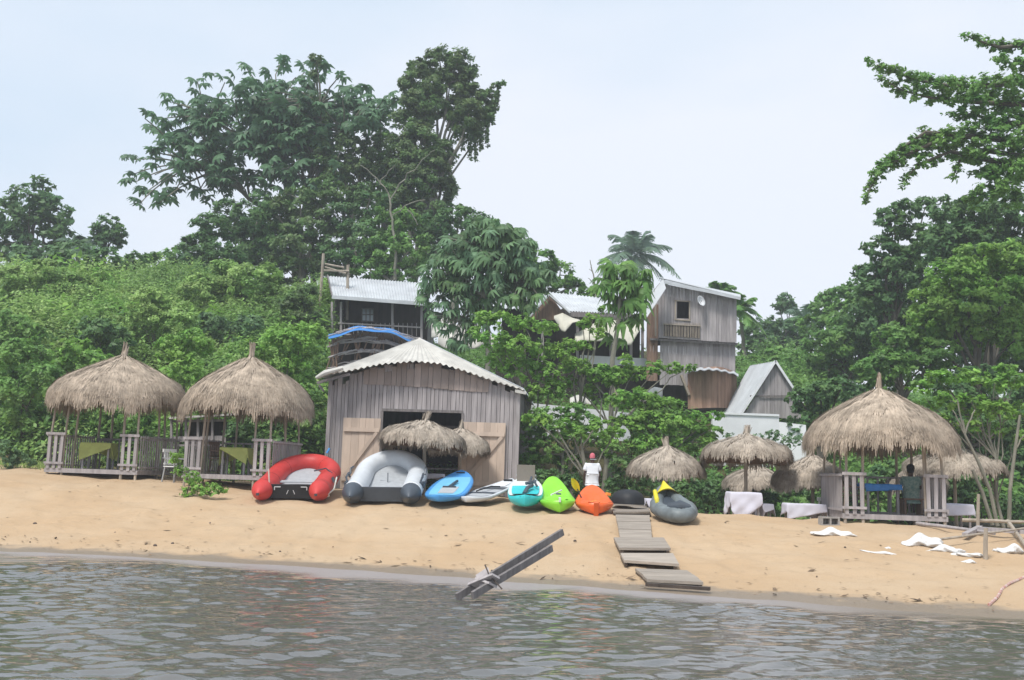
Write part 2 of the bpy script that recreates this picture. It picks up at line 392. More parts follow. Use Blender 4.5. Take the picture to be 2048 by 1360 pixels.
for k in range(46):
    lam = .16 * 1.075 ** k; a = rs.normal(R(100), R(34)); WV.append((2 * math.pi / lam * math.cos(a), 2 * math.pi / lam * math.sin(a), rs.uniform(0, 6.3), lam))
def chop(x, y):
    d = np.interp(x, XS, YS) - y
    return (.06 + .94 * sm(.3, 1.9, d + .55 * vnoise(x, y, 1.2, 4) + .25 * vnoise(x, y, .37, 6))) * (.75 + .35 * vnoise(x, y * 1.6, 2.1, 8))
def water(x, y):
    z = 0 * x; near = (np.abs(x) < 16) & (y > 2) & (y < 27)
    for kx, ky, p, lam in WV:
        ph = kx * x + ky * y + p + .9 * np.sin(.6 * x + p) + .7 * np.sin(.45 * y + 2 * p)
        z = z + np.sin(ph) * lam * (.0095 if lam < .45 else .0040 if lam < 1 else .0015)
    return np.where(near, z * chop(x, y), 0)
sr = N(nt, 'ShaderNodeMapRange'); sr.inputs[1].default_value = .05; sr.inputs[2].default_value = .30; L(sh.outputs['Fac'], sr.inputs[0])
sx_ = N(nt, 'ShaderNodeSeparateXYZ'); L(geo.outputs['Position'], sx_.inputs[0]); shal = ramp(sx_.outputs[0], 2.5, 6.5, (.30, .265, .255), (.17, .13, .085)); cm = N(nt, 'ShaderNodeMixRGB'); cm.inputs[1].default_value = (.31, .275, .265, 1); cm.inputs[2].default_value = (.105, .10, .09, 1); L(sr.outputs[0], cm.inputs[0]); L(shal, cm.inputs[1]); L(cm.outputs[0], b.inputs['Base Color'])
rm = N(nt, 'ShaderNodeMapRange'); rm.inputs[1].default_value = .03; rm.inputs[2].default_value = .22; rm.inputs[3].default_value = .42; rm.inputs[4].default_value = .05; L(sh.outputs['Fac'], rm.inputs[0]); L(rm.outputs[0], b.inputs['Roughness'])
wx = axis(-215, -11.5, 11, 215, .05, 1.3); wy = axis(-85, 7.6, 19.5, 45, .036, 1.3)
wo = heightfield('lake', wx, wy, water, wm); tag(wo, kind='structure')
me = wo.data; co = np.empty(len(me.vertices) * 3, np.float32); me.vertices.foreach_get('co', co); co = co.reshape(-1, 3)
a = me.attributes.new('chop', 'FLOAT', 'POINT'); a.data.foreach_set('value', np.clip(chop(co[:, 0], co[:, 1]) * .6, 0, 1).astype(np.float32))
# ------------------------------------------------------------------ thatch
def thatch_straw(prof, Rr, n, rs, L0=.42, wid=.022, ragged=.42, tilt=None, gaps=None):
    """straws laid down the slope of a round roof; prof = [(r/R, z)]"""
    pr = np.array([p[0] for p in prof]); pz = np.array([p[1] for p in prof])
    u = np.sqrt(rs.uniform(.004, 1, n)); edge = rs.rand(n) < .30; u[edge] = rs.uniform(.86, 1.0, edge.sum())
    a = rs.uniform(0, 2 * math.pi, n)
    clump = .5 + .5 * np.sin(a * 9 + 2 * np.sin(a * 4)) * np.sin(a * 23 + 1)
    ln = L0 * rs.uniform(.6, 1.25, n) * np.where(edge, 1 + ragged * (clump - .5) * 2, 1)
    lift = rs.uniform(.0, .05, n) + .03 * np.sin(a * 13 + u * 9)
    def P(uu): return uu * Rr, np.interp(uu, pr, pz)
    r0, z0 = P(u); z0 = z0 + lift
    du = ln / Rr * .72; u1 = np.minimum(u + du, 1.0); r1, z1 = P(u1)
    over = np.maximum(u + du - 1, 0) * Rr / .72
    r1 = r1 + over * .08 + rs.normal(0, .02, n); z1 = z1 - over * .95 + lift * .6
    sway = rs.normal(0, .05, n); a1 = a + sway * .5 / np.maximum(r1, .2)
    hw = wid * rs.uniform(.6, 1.4, n)
    da = hw / np.maximum(r0, .12)
    v = np.empty((n, 4, 3))
    v[:, 0] = np.stack([r0 * np.cos(a - da), r0 * np.sin(a - da), z0], -1)
    v[:, 1] = np.stack([r0 * np.cos(a + da), r0 * np.sin(a + da), z0], -1)
    db = hw * .35 / np.maximum(r1, .12)
    v[:, 2] = np.stack([r1 * np.cos(a1 + db), r1 * np.sin(a1 + db), z1], -1)
    v[:, 3] = np.stack([r1 * np.cos(a1 - db), r1 * np.sin(a1 - db), z1], -1)
    tint = np.clip(.35 + .3 * rs.rand(n) + .25 * clump * rs.rand(n) + .18 * (1 - u), 0, 1)
    return v.reshape(-1, 3), np.arange(4 * n).reshape(-1, 4), tint
PROF = [(0, 0), (.1, -.07), (.25, -.21), (.5, -.46), (.72, -.70), (.88, -.95), (1.0, -1.32)]
def roof_of(root, c, Rr, H, n, rs, m, tuft=.42, tilt=(0, 0), wid=.022, name='thatch_roof', L0=.42, sq=1.0):
    """dome of straw centred at c (apex), height H"""
    prof = [(u, z / 1.32 * H) for u, z in PROF]
    T = Matrix.Translation(c) @ Euler((tilt[0], tilt[1], rs.uniform(0, 6))).to_matrix().to_4x4()
    Ta = np.array(T)
    v, f, t = thatch_straw(prof, Rr, n, rs, L0=L0, wid=wid)
    wp = rs.uniform(0, 6, 3); wa = .045 * Rr
    def warp(x, y, z):
        a = math.atan2(y, x); q = math.hypot(x, y) / Rr; return z + wa * q ** 3 * (math.sin(3 * a + wp[0]) + .6 * math.sin(5 * a + wp[1]) + .35 * math.sin(9 * a + wp[2]))
    v[:, 2] = [warp(*q) for q in v]
    v = v @ Ta[:3, :3].T + Ta[:3, 3]
    o = np_mesh(name, v, f, m, root, t)
    mb = MB()
    ph = rs.uniform(0, 6)
    def jig(r, z, a): return r * (1 + .03 * math.sin(5 * a + ph) + .015 * math.sin(13 * a)), z - .02 + .02 * math.sin(7 * a + r * 4)
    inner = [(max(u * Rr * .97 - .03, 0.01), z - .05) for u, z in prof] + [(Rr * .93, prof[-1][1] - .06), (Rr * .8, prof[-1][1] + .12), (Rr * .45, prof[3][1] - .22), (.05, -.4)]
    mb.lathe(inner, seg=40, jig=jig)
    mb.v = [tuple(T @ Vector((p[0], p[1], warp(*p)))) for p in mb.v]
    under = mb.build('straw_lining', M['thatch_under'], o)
    # tied tuft at the top
    k = 60; vs = []; fs = []
    for i in range(k):
        a = rs.uniform(0, 6.28); r0 = rs.uniform(.04, .11); r1 = r0 * rs.uniform(.15, .6); h0 = rs.uniform(-.12, .05); h1 = tuft * rs.uniform(.6, 1.05)
        p0 = Vector((r0 * math.cos(a), r0 * math.sin(a), h0)); p1 = Vector((r1 * math.cos(a) + .04 * rs.randn() + .04, r1 * math.sin(a), h1))
        s_ = Vector((-math.sin(a), math.cos(a), 0)) * .02
        b = len(vs); vs += [tuple(T @ p) for p in (p0 - s_, p0 + s_, p1 + s_ * .4, p1 - s_ * .4)]; fs.append((b, b + 1, b + 2, b + 3))
    np_mesh('tied_tuft', vs, fs, m, root, rs.uniform(.3, .9, k))
    return o
def cloth(name, root_xy, z, yaw, w, d, cyaw, cw, cd_, m, label, cat, group=None, drop_noise=.05, seed=0):
    """a cloth of cw x cd_ laid over a table top of w x d; what hangs over falls down"""
    rs = np.random.RandomState(seed); ph = rs.uniform(0, 6, 4)
    def fn(u, v):
        x = (u - .5) * cw; y = (v - .5) * cd_
        c, s = math.cos(cyaw), math.sin(cyaw); X, Y = x * c - y * s, x * s + y * c
        bx = max(-w / 2, min(w / 2, X)); by = max(-d / 2, min(d / 2, Y)); e = math.hypot(X - bx, Y - by)
        ex = (X - bx); ey = (Y - by); n_ = math.hypot(ex, ey) or 1
        wave = .035 * math.sin(9 * (X + Y) + ph[0]) + .02 * math.sin(17 * (X - Y) + ph[1])
        out = .012 + min(e, .5) * (.10 + wave * 1.3) if e > 0 else 0
        px, py = bx + ex / n_ * out, by + ey / n_ * out
        zz = z + .012 - e * .98 + (.004 * math.sin(11 * X) if e == 0 else 0)
        c2, s2 = math.cos(yaw), math.sin(yaw)
        return Vector((root_xy[0] + px * c2 - py * s2, root_xy[1] + px * s2 + py * c2, zz))
    mb = MB().grid(fn, 36, 36)
    off = Vector((root_xy[0], root_xy[1], z)); mb.v = [(a - off.x, b - off.y, c - off.z) for a, b, c in mb.v]
    o = mb.build(name, m, None, smooth=True); o.location = off
    sd = o.modifiers.new('t', 'SOLIDIFY'); sd.thickness = .004
    return tag(o, label, cat, group)
def table(xy, z0, h, w, d, yaw, label, group=None, m='weathered'):
    t = thing('table', label, 'table', (xy[0], xy[1], z0), (0, 0, yaw), group)
    mb = MB(); n = 5
    for i in range(n): mb.box((0, -d / 2 + d / n * (i + .5), h - .02), (w, d / n - .008, .03), tint=random.random())
    mb.build('tabletop', M[m], t, world=False)
    for sx in (-1, 1):
        for sy in (-1, 1):
            MB().box((sx * (w / 2 - .06), sy * (d / 2 - .06), (h - .035) / 2), (.05, .05, h - .036)).build('leg', M[m], t, world=False)
    return t
def chair(xy, z0, yaw, label, m, frame, group=None, arms=True, slats=True):
    t = thing('chair', label, 'chair', (xy[0], xy[1], z0), (0, 0, yaw), group)
    MB().box((0, 0, .43), (.46, .46, .03)).build('seat', m, t, world=False)
    mb = MB()
    if slats:
        for i in range(5): mb.box((-.17 + i * .085, .25, .66), (.05, .02, .34), (-.15, 0, 0))
        mb.box((0, .28, .86), (.46, .035, .09), (-.15, 0, 0)); mb.box((0, .225, .50), (.44, .03, .05), (-.15, 0, 0))
    else: mb.box((0, .26, .68), (.46, .02, .46), (-.15, 0, 0))
    mb.build('backrest', m, t, world=False)
    for sx in (-1, 1):
        MB().bar((sx * .21, -.2, 0), (sx * .2, -.18, .42), .035).build('leg', frame, t, world=False)
        MB().bar((sx * .22, .25, 0), (sx * .2, .19, .42), .035).build('leg', frame, t, world=False)
        if arms: MB().bar((sx * .23, -.2, .63), (sx * .23, .26, .66), .045, .03).bar((sx * .22, -.19, .42), (sx * .23, -.19, .63), .03).build('armrest', frame, t, world=False)
    return t
# ------------------------------------------------------------------ the three pavilions
def pavilion(px, base_py, Y, Rr, apex_py, eave_py, W, yaw, label, seed, side, floor_dy=0):
    rs = np.random.RandomState(seed); c = at(px, base_py, Y); gx_, gy_ = c.x, c.y
    fl = at(px, base_py, Y).z + .12                      # floor level
    root = thing('thatched_pavilion', label, 'pavilion', (gx_, gy_, fl - .12), (0, 0, yaw))
    apex = at(px, apex_py, Y).z; eave = at(px, eave_py, Y).z; H = apex - eave
    Ti = Matrix.Rotation(-yaw, 3, 'Z')
    lz = lambda z: z - (fl - .12)
    roof_of(root, Vector((0, 0, lz(apex))), Rr, H, 15000, rs, M['thatch'], tuft=.48, tilt=(rs.uniform(-.02, .02), rs.uniform(-.03, .03)), wid=.014, name='thatch_roof') if False else None
    # (children are in the root's own space)
    rr = RoofLocal(root, Vector((0, 0, lz(apex))), Rr, H, 17000, rs)
    h = W / 2; et = lz(eave) + .25
    mb = MB()
    for i in range(12): mb.box((-h + W / 12 * (i + .5), 0, .09), (W / 12 - .012, W, .03), tint=rs.rand())
    mb.build('floor', M['weathered'], root, world=False)
    mb = MB()
    for s in (-1, 1):
        mb.box((0, s * (h + .02), .06), (W + .12, .05, .12)); mb.box((s * (h + .02), 0, .06), (.05, W, .115))
    mb.build('floor_beam', M['weathered'], root, world=False)
    k = h - .42
    for (x, y) in [(-h, -h), (-k, -h), (k, -h), (h, -h), (-h, h), (-k, h), (k, h), (h, h), (-h, 0), (h, 0)]:
        rad = rs.uniform(.028, .038)
        foot = -.25
        MB().tube([(x, y, foot), (x * .97 + rs.uniform(-.02, .02), y * .97, et * .5), (x * .93, y * .93, et + .15)], [rad * 1.15, rad, rad * .85], 8, tint=rs.rand()).build('post', M['pole'], root, world=False)
    # low plank screens left and right of the entrance
    for s in (-1, 1):
        mb = MB(); xm = s * (h + k) / 2; ww = h - k
        for q in (-1, 0, 1): mb.box((xm + q * ww * .42, -h - .055, .60), (.085, .025, .98 + rs.uniform(-.03, .03)), (0, rs.uniform(-.02, .02), 0), tint=rs.rand())
        mb.box((xm, -h - .08, 1.06), (ww + .14, .03, .07), tint=rs.rand()); mb.box((xm, -h - .082, .26), (ww + .14, .03, .06), tint=rs.rand())
        mb.build('railing', M['weathered'], root, world=False)
    for s in (-1, 1):
        mb = MB()
        for i in range(19): mb.box((s * (h + .05), -h + .08 + i * (W - .16) / 18, .58), (.02, .045, .98 + rs.uniform(-.03, .03)), (rs.uniform(-.02, .02), 0, 0), tint=rs.rand())
        mb.box((s * (h + .075), 0, 1.02), (.03, W, .05)); mb.box((s * (h + .075), 0, .2), (.03, W, .05))
        mb.build('side_railing', M['weathered'], root, world=False)
    mb = MB()
    for i in range(9): mb.box((-h + .1 + i * (W - .2) / 8, h + .05, .56), (.05, .02, .9), tint=rs.rand())
    mb.box((0, h + .075, 1.0), (W, .03, .05)); mb.build('back_railing', M['weathered'], root, world=False)
    MB().tube([Vector((h * .93 * math.cos(a), h * .93 * math.sin(a), 0)) * 1.12 + Vector((0, 0, et - .02)) for a in np.linspace(0, 2 * math.pi, 25)], .025, 6, cap=False).build('roof_ring', M['pole'], root, world=False)
    return root
def RoofLocal(root, c, Rr, H, n, rs, m=None, tuft=.42, tilt=(0, 0), wid=.014, L0=.40):
    """same as roof_of, in the root's own space"""
    off = chain_off(root); o = roof_of(root, c + off, Rr, H, n, rs, m or M['thatch'], tuft, tilt, wid, L0=L0); return o
PV1 = pavilion(228, 947, 28.8, 1.93, 712, 796, 2.55, R(-6), 'leftmost large thatched pavilion, green cloth table inside, at the foot of the bushy slope', 11, 1)
PV2 = pavilion(486, 958, 28.0, 1.82, 714, 808, 2.35, R(-7), 'thatched pavilion between the leftmost one and the boathouse, behind the red dinghy', 12, 1)
PV3 = pavilion(1762, 1036, 25.0, 1.84, 779, 876, 2.3, R(-5), 'large thatched pavilion on the right with a blue cloth table and a seated person', 13, -1)
def in_hut(root, dx, dy): 
    v = Matrix.Rotation(root.rotation_euler.z, 3, 'Z') @ Vector((dx, dy, 0)); return (root.location.x + v.x, root.location.y + v.y), root.location.z + .107
xy, z = in_hut(PV1, -.38, -.25); table(xy, z, .74, .8, .62, .1, 'wooden table under a green cloth inside the leftmost pavilion')
cloth('tablecloth', xy, z + .74, .1, .82, .64, R(24), 1.5, 1.2, M['green_cloth'], 'lime green cloth hanging unevenly over the table in the leftmost pavilion', 'tablecloth', seed=3)
xy, z = in_hut(PV2, -.12, -.3); table(xy, z, .74, .72, .6, 0, 'wooden table under a green cloth inside the pavilion beside the boathouse')
cloth('tablecloth', xy, z + .74, 0, .74, .62, R(62), 1.0, 1.5, M['green_cloth'], 'lime green cloth hanging in points over the table in the pavilion beside the boathouse', 'tablecloth', seed=8)
xy, z = in_hut(PV3, -.02, .05); table(xy, z, .72, .85, .6, 0, 'wooden table under a blue cloth inside the right pavilion')
cloth('tablecloth', xy, z + .72, 0, .87, .62, R(4), 1.1, .95, M['blue_tarp'], 'bright blue cloth over the table in the right pavilion', 'tablecloth', seed=5)
xy, z = in_hut(PV1, -.75, .7); chair(xy, z, R(20), 'dark wooden chair behind the green table in the leftmost pavilion', M['weathered_dark'], M['weathered_dark'])
xy, z = in_hut(PV2, -.75, .2); chair(xy, z, R(70), 'brown wooden chair left of the green table in the pavilion beside the boathouse', M['brown_plank'], M['brown_plank'])
xy, z = in_hut(PV3, -.72, .1); chair(xy, z, R(90), 'brown wooden chair left of the blue table in the right pavilion', M['brown_plank'], M['brown_plank'])

# ------------------------------------------------------------------ thatched parasols
def parasol(px, apex_py, eave_py, halfpx, Y, label, seed, tilt=(0, 0), tuft=.28, m='thatch_grey'):
    rs = np.random.RandomState(seed); a = at(px, apex_py, Y); e = at(px, eave_py, Y); gz = Gf(a.x, a.y)
    Rr = halfpx / FPX * Y
    root = thing('thatched_parasol', label, 'parasol', (a.x, a.y, gz), group='thatched parasols on the beach')
    roof = RoofLocal(root, Vector((0, 0, a.z - gz)), Rr, a.z - e.z, 8000, rs, M[m], tuft=tuft, tilt=tilt, wid=.013, L0=.23)
    MB().tube([(.03, 0, -.3), (0, 0, .8), (-.02, 0, a.z - gz - .06)], [.055, .05, .045], 8).build('pole', M['pole'], root, world=False)
    ez = (a.z - e.z)
    for k in range(6):
        an = k * math.pi / 3 + rs.uniform(0, .4); MB().bar((0, 0, a.z - gz - ez * .95), (Rr * .62 * math.cos(an), Rr * .62 * math.sin(an), a.z - gz - ez * .84), .03).build('strut', M['pole'], root, world=False)
    return root
parasol(852, 842, 884, 88, 27.2, 'thatched parasol standing before the open boathouse door, tuft in the middle of the opening', 21, tilt=(-.05, .10))
parasol(922, 858, 896, 60, 29.2, 'small thatched parasol half hidden behind the first, before the right boathouse door', 22, tilt=(0, .05))
parasol(1333, 893, 941, 78, 27.5, 'thatched parasol directly behind the grey and yellow inflatable kayak', 23)
parasol(1492, 870, 914, 90, 27.0, 'tilted thatched parasol above the white clothed table, left of the right pavilion', 24, tilt=(-.1, -.04))
parasol(1512, 932, 968, 66, 30.0, 'low far thatched parasol seen under the tilted one', 25, tuft=.15)
parasol(1625, 912, 965, 80, 27.6, 'thatched parasol close against the left side of the right pavilion', 26, tuft=.2)
parasol(1908, 896, 936, 98, 27.3, 'wide thatched parasol right of the right pavilion over a white table', 27, tilt=(-.05, .0))
parasol(1835, 925, 972, 62, 29.6, 'thatched parasol behind the seated person and the right pavilion', 28, tuft=.15)

# ------------------------------------------------------------------ white tables of the garden, chairs
def cl_table(px, py, Y, w, d, yaw, cyaw, cw, cd_, lab, clab, seed, m='white_cloth', h=.7):
    p = at(px, py, Y); g = Gf(p.x, p.y); 
    table((p.x, p.y), g, max(p.z - g, .3), w, d, yaw, lab)
    cloth('tablecloth', (p.x, p.y), p.z, yaw, w + .02, d + .02, cyaw, cw, cd_, M[m], clab, 'tablecloth', 'pale cloths on the garden tables', seed=seed)
cl_table(1487, 985, 25.8, .75, .6, 0, R(36), 1.55, 1.5, 'table hidden under the white cloth below the tilted parasol', 'white cloth hanging nearly to the sand below the tilted parasol', 31)
cl_table(1522, 1008, 26.6, .5, .5, 0, R(20), .95, .95, 'small table beside the tall white cloth, half behind the berm', 'small white cloth with a hanging corner, right of the tall white cloth', 32)
cl_table(1608, 1008, 25.6, .95, .5, 0, R(12), 1.5, 1.1, 'table under the long white cloth left of the white plastic chair', 'long white cloth left of the white plastic chair', 33)
cl_table(1906, 1008, 25.4, .72, .6, 0, R(3), 1.1, 1.2, 'table under the white cloth right of the right pavilion', 'white cloth with squared corners right of the right pavilion', 34)
cl_table(862, 948, 28.0, .7, .6, 0, R(10), .95, .9, 'table in front of the open boathouse door', 'lavender white cloth before the open boathouse door', 35)
cl_table(922, 968, 27.4, .4, .4, 0, R(20), .7, .7, 'little table behind the blue paddle board', 'lavender cloth on the little table behind the blue paddle board', 36)
cl_table(1308, 998, 26.2, .4, .4, 0, R(30), .7, .7, 'little table left of the grey and yellow kayak', 'pale cloth half hidden left of the grey and yellow kayak', 37)
p = at(1642, 1036, 26.8); chair((p.x, p.y), Gf(p.x, p.y), R(180 + 8), 'white plastic armchair left of the right pavilion', M['plastic'], M['plastic'])
p = at(1052, 992, 25.8); chair((p.x, p.y), p.z - .12, R(175), 'grey mesh armchair standing behind the aqua paddle board', M['mesh_grey'], M['steel'], slats=False)
p = at(350, 952, 27.6); chair((p.x, p.y), Gf(p.x, p.y), R(60), 'white garden chair between the two left pavilions', M['plastic'], M['steel'])
# ------------------------------------------------------------------ plank walls and corrugated sheets
def plank_wall(name, m, parent, p0, p1, z0, ztop, pw=.14, th=.03, seed=0, holes=(), ragged=.0, zbot=None, gap=.008, lean=0):
    if m is M['interior']: gap = -.004
    """upright planks from p0 to p1 (xy); ztop(t) the height of the top; holes = [(t0,t1,za,zb)]"""
    rs = np.random.RandomState(seed); p0 = Vector(p0); p1 = Vector(p1); Lg = (p1 - p0).length; d = (p1 - p0) / Lg; nrm = Vector((d.y, -d.x))
    n = max(1, int(Lg / pw)); e = np.cumsum(rs.uniform(.7, 1.3, n)); e = np.concatenate([[0], e / e[-1]]); mb = MB()
    def seg(s0, s1, za, zb0, zb1, tint, o):
        a = p0 + d * s0 + nrm * o; b = p0 + d * s1 + nrm * o; a2 = a - nrm * th; b2 = b - nrm * th
        mb.hexa([(a.x, a.y, za), (b.x, b.y, za), (b2.x, b2.y, za), (a2.x, a2.y, za), (a.x, a.y, zb0), (b.x, b.y, zb1), (b2.x, b2.y, zb1), (a2.x, a2.y, zb0)], tint)
    for i in range(n):
        t0, t1 = e[i], e[i + 1]; s0, s1 = t0 * Lg + gap / 2, t1 * Lg - gap / 2; tint = rs.rand(); o = rs.uniform(0, .012); tm = (t0 + t1) / 2
        drop = ragged * rs.uniform(0, 1) ** 2; ta, tb = ztop(t0) - drop, ztop(t1) - drop; zb = (zbot(tm) if zbot else z0) - rs.uniform(0, .02)
        cuts = [h for h in holes if h[0] <= tm <= h[1]]
        if cuts:
            h = cuts[0]
            if h[2] > zb + .02: seg(s0, s1, zb, h[2], h[2], tint, o)
            if min(ta, tb) > h[3]: seg(s0, s1, h[3], ta, tb, tint, o)
        else: seg(s0, s1, zb, ta, tb, tint, o)
    return mb.build(name, m, parent)
def corrugated(name, m, parent, A, B, C, D, nw=30, amp=.025, nv=3, th=.012, edge=None, seed=0, sag=0):
    """sheet with ridge line A-B and eave line D-C, waves run down the slope"""
    A, B, C, D = map(Vector, (A, B, C, D)); nrm = (B - A).cross(D - A).normalized()
    if nrm.z < 0: nrm = -nrm
    rs = np.random.RandomState(seed); ph = rs.uniform(0, 6)
    def fn(u, v):
        top = A.lerp(B, u); bot = D.lerp(C, u)
        if edge: bot = edge(u, bot)
        p = top.lerp(bot, v) + nrm * (amp * math.sin(u * nw * 2 * math.pi) + sag * math.sin(u * 7 + ph + v * 2))
        return p
    nu = nw * 6; mb = MB(); mb.grid(fn, nu, nv)
    mb.grid(lambda u, v: fn(v, u) - nrm * th, nv, nu)
    rim = lambda u, v: fn(u, 1) - nrm * th * v
    mb.grid(rim, nu, 1)
    return mb.build(name, m, parent, smooth=False)
# ------------------------------------------------------------------ boathouse
BY = 30.0
Lb, Rb = at(650, 975, BY + .25), at(1031, 985, BY - .15); g0 = 1.02
root = thing('boathouse', 'grey plank boathouse with open tan doors and a white corrugated roof', 'boathouse', (Lb.x, Lb.y, g0))
pA, pB = Vector((Lb.x, Lb.y)), Vector((Rb.x, Rb.y)); WL = (pB - pA).length; dx = (pB - pA) / WL; nb = Vector((-dx.y, dx.x))  # nb points away from the camera
zL, zM, zR = at(650, 757, BY).z, at(835, 722, BY).z, at(1034, 778, BY).z
def btop(t): return (zL + (zM - zL) * math.sin(min(t / .5, 1) * math.pi / 2) if t < .5 else zM + (zR - zM) * ((t - .5) / .5) ** 1.35)
dT0 = (758 - 650) / (1031 - 650); dT1 = (921 - 650) / (1031 - 650); dz = at(840, 824, BY).z; gz0 = .85
plank_wall('front_wall', M['weathered'], root, pA, pB, gz0, btop, .13, .03, 41, [(dT0, dT1, gz0, dz)], .30, gap=.012).name = 'front_wall'
# newer, orange planks behind the top of the front
plank_wall('gable_boards', M['stained_plank'], root, pA + dx * 1.0 - nb * .034, pB - dx * .9 - nb * .034, btop(.5) - .75, lambda t: btop(.16 + t * .68) + .02, .19, .02, 42, ragged=.25, gap=.012, zbot=lambda t: btop(.16 + t * .68) - .42 - .35 * math.sin(t * 3.1))
bk = 6.5
pC, pD = pA + nb * bk, pB + nb * bk
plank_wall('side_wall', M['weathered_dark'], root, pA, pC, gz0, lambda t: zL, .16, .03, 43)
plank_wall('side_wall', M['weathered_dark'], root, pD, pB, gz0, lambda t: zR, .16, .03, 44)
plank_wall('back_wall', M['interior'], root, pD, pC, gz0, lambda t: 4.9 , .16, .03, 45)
# door frame
q0 = pA + dx * (dT0 * WL); q1 = pA + dx * (dT1 * WL)
mb = MB(); mb.bar((q0.x, q0.y, gz0), (q0.x, q0.y, dz), .08).bar((q1.x, q1.y, gz0), (q1.x, q1.y, dz), .08).bar((q0.x, q0.y, dz + .04), (q1.x, q1.y, dz + .04), .09, .08)
mb.build('door_frame', M['weathered_dark'], root)
def door(s0, s1, top, bot, seed, flip):
    rs = np.random.RandomState(seed); a = pA + dx * s0 - nb * .07; b_ = pA + dx * s1 - nb * (.07 if True else 0)
    ob = plank_wall('door', M['new_wood'], root, a, b_, bot, lambda t: top, .21, .028, seed, gap=.006)
    f = lambda s, z, o=.045: ((pA + dx * s - nb * (.07 + o)).x, (pA + dx * s - nb * (.07 + o)).y, z)
    mb = MB(); mb.bar(f(s0 + .03, top - .35), f(s1 - .03, top - .35), .03, .12, .8).bar(f(s0 + .03, bot + .42), f(s1 - .03, bot + .42), .03, .12, .6)
    x0, x1 = (s0 + .12, s1 - .1); mb.bar(f(x0, bot + .5, .048), f(x1, top - .42, .048), .03, .1, .3)
    mb.build('brace', M['new_wood'], ob)
    return ob
S = lambda px: (px - 650) / 381 * WL
door(S(681), S(757), at(700, 835, BY).z, gz0 + .1, 46, 0)
door(S(922), S(1008), at(960, 845, BY).z, gz0 + .08, 47, 1)
MB().bar((pA.x, pA.y, gz0) , (pA.x, pA.y, zL), .11).build('corner_post', M['weathered'], root)
MB().bar((pB.x, pB.y, gz0) , (pB.x, pB.y, zR), .11).build('corner_post', M['weathered'], root)
# roof: front hip from the apex down to the wavy eave, sides running back
ap = at(838, 676, BY + .45); apb = ap + Vector((nb.x, nb.y, 0)) * 5.6
eL = at(634, 750, BY - .35); eR = at(1048, 778, BY - .35)
zm = at(845, 730, BY - .35).z
pk = [(634, 752), (665, 746), (700, 741), (760, 729), (830, 723), (880, 727), (930, 741), (985, 760), (1048, 779)]
def eave(u, bot):
    px = 634 + u * (1048 - 634); py = np.interp(px, [a for a, _ in pk], [b for _, b in pk]); return at(px, float(py), BY - .38)
corrugated('front_roof', M['white_sheet'], root, ap - Vector((.04, 0, 0)), ap + Vector((.04, 0, 0)), eR, eL, nw=34, amp=.0, nv=6, edge=lambda u, b_: eave(u, b_) + Vector((0, 0, .028 * math.sin(u * 34 * 2 * math.pi))), sag=.02, seed=3)
eLb = eL + Vector((nb.x, nb.y, 0)) * (bk + .6); eRb = eR + Vector((nb.x, nb.y, 0)) * (bk + .6)
corrugated('side_roof', M['metal_roof'], root, apb, ap, eL, eLb, nw=30, amp=.02)
corrugated('side_roof', M['metal_roof'], root, ap, apb, eRb, eR, nw=30, amp=.02)
corrugated('back_roof', M['metal_roof'], root, apb, apb + Vector((.02, 0, 0)), eLb, eRb, nw=20, amp=.0)
# rolled sheet and beam at the left eave
mb = MB().tube([at(632, 756, BY - .5), at(650, 746, BY - .5), at(686, 736, BY - .45)], [.05, .09, .06], 8); mb.build('rolled_sheeting', M['white_sheet'], root)
mb = MB().bar(at(634, 766, BY - .3), at(700, 748, BY - .3), .05, .08).bar(at(638, 770, BY - .3), at(648, 783, BY - .3), .06); mb.build('eave_beam', M['weathered_dark'], root)
mb = MB().bar(at(1030, 782, BY - .35), at(1052, 786, BY - .3), .05, .09); mb.build('eave_beam', M['white_sheet'], root)
# inside: floor beams and shelf seen through the door
mb = MB().bar((q0.x, q0.y + 1.8, dz - .35), (q1.x, q1.y + 1.8, dz - .35), .08).bar((q0.x, q0.y + 1.5, 1.75), (q1.x, q1.y + 1.5, 1.75), .3, .05); mb.build('shelf', M['weathered_dark'], root)

# ------------------------------------------------------------------ wooden stall between the left pavilions
Y = 31.5
root = thing('plank_stall', 'grey plank stall with a pale roof edge behind the two left pavilions', 'stall', at(405, 950, Y))
a, b_ = at(345, 872, Y), at(452, 872, Y); 
mb = MB()
for i, (t, bt) in enumerate([(838, 845), (855, 868), (871, 884), (887, 893)]): mb.hexa([at(343, bt, Y), at(452, bt - 2, Y), at(452, bt - 2, Y + .05), at(343, bt, Y + .05), at(343, t + 2, Y), at(452, t, Y), at(452, t, Y + .05), at(343, t + 2, Y + .05)], .3 + .15 * i) if i != 1 else None
mb.build('front_boards', M['weathered'], root)
mb = MB()
for px in (343, 372, 396, 425, 450): mb.bar(at(px, 945, Y - .02), at(px, 836, Y - .02), .07)
mb.build('frame', M['weathered'], root)
mb = MB().hexa([at(338, 838, Y - .3), at(478, 830, Y - .3), at(474, 832, Y + 1.6), at(340, 838, Y + 1.6), at(338, 834, Y - .3), at(478, 826, Y - .3), at(474, 828, Y + 1.6), at(340, 834, Y + 1.6)])
mb.build('roof', M['white_sheet'], root)
plank_wall('back_boards', M['interior'], root, (a.x, Y + 1.5), (b_.x, Y + 1.5), 1.0, lambda t: at(400, 842, Y + 1.5).z, .16, .03, 49)

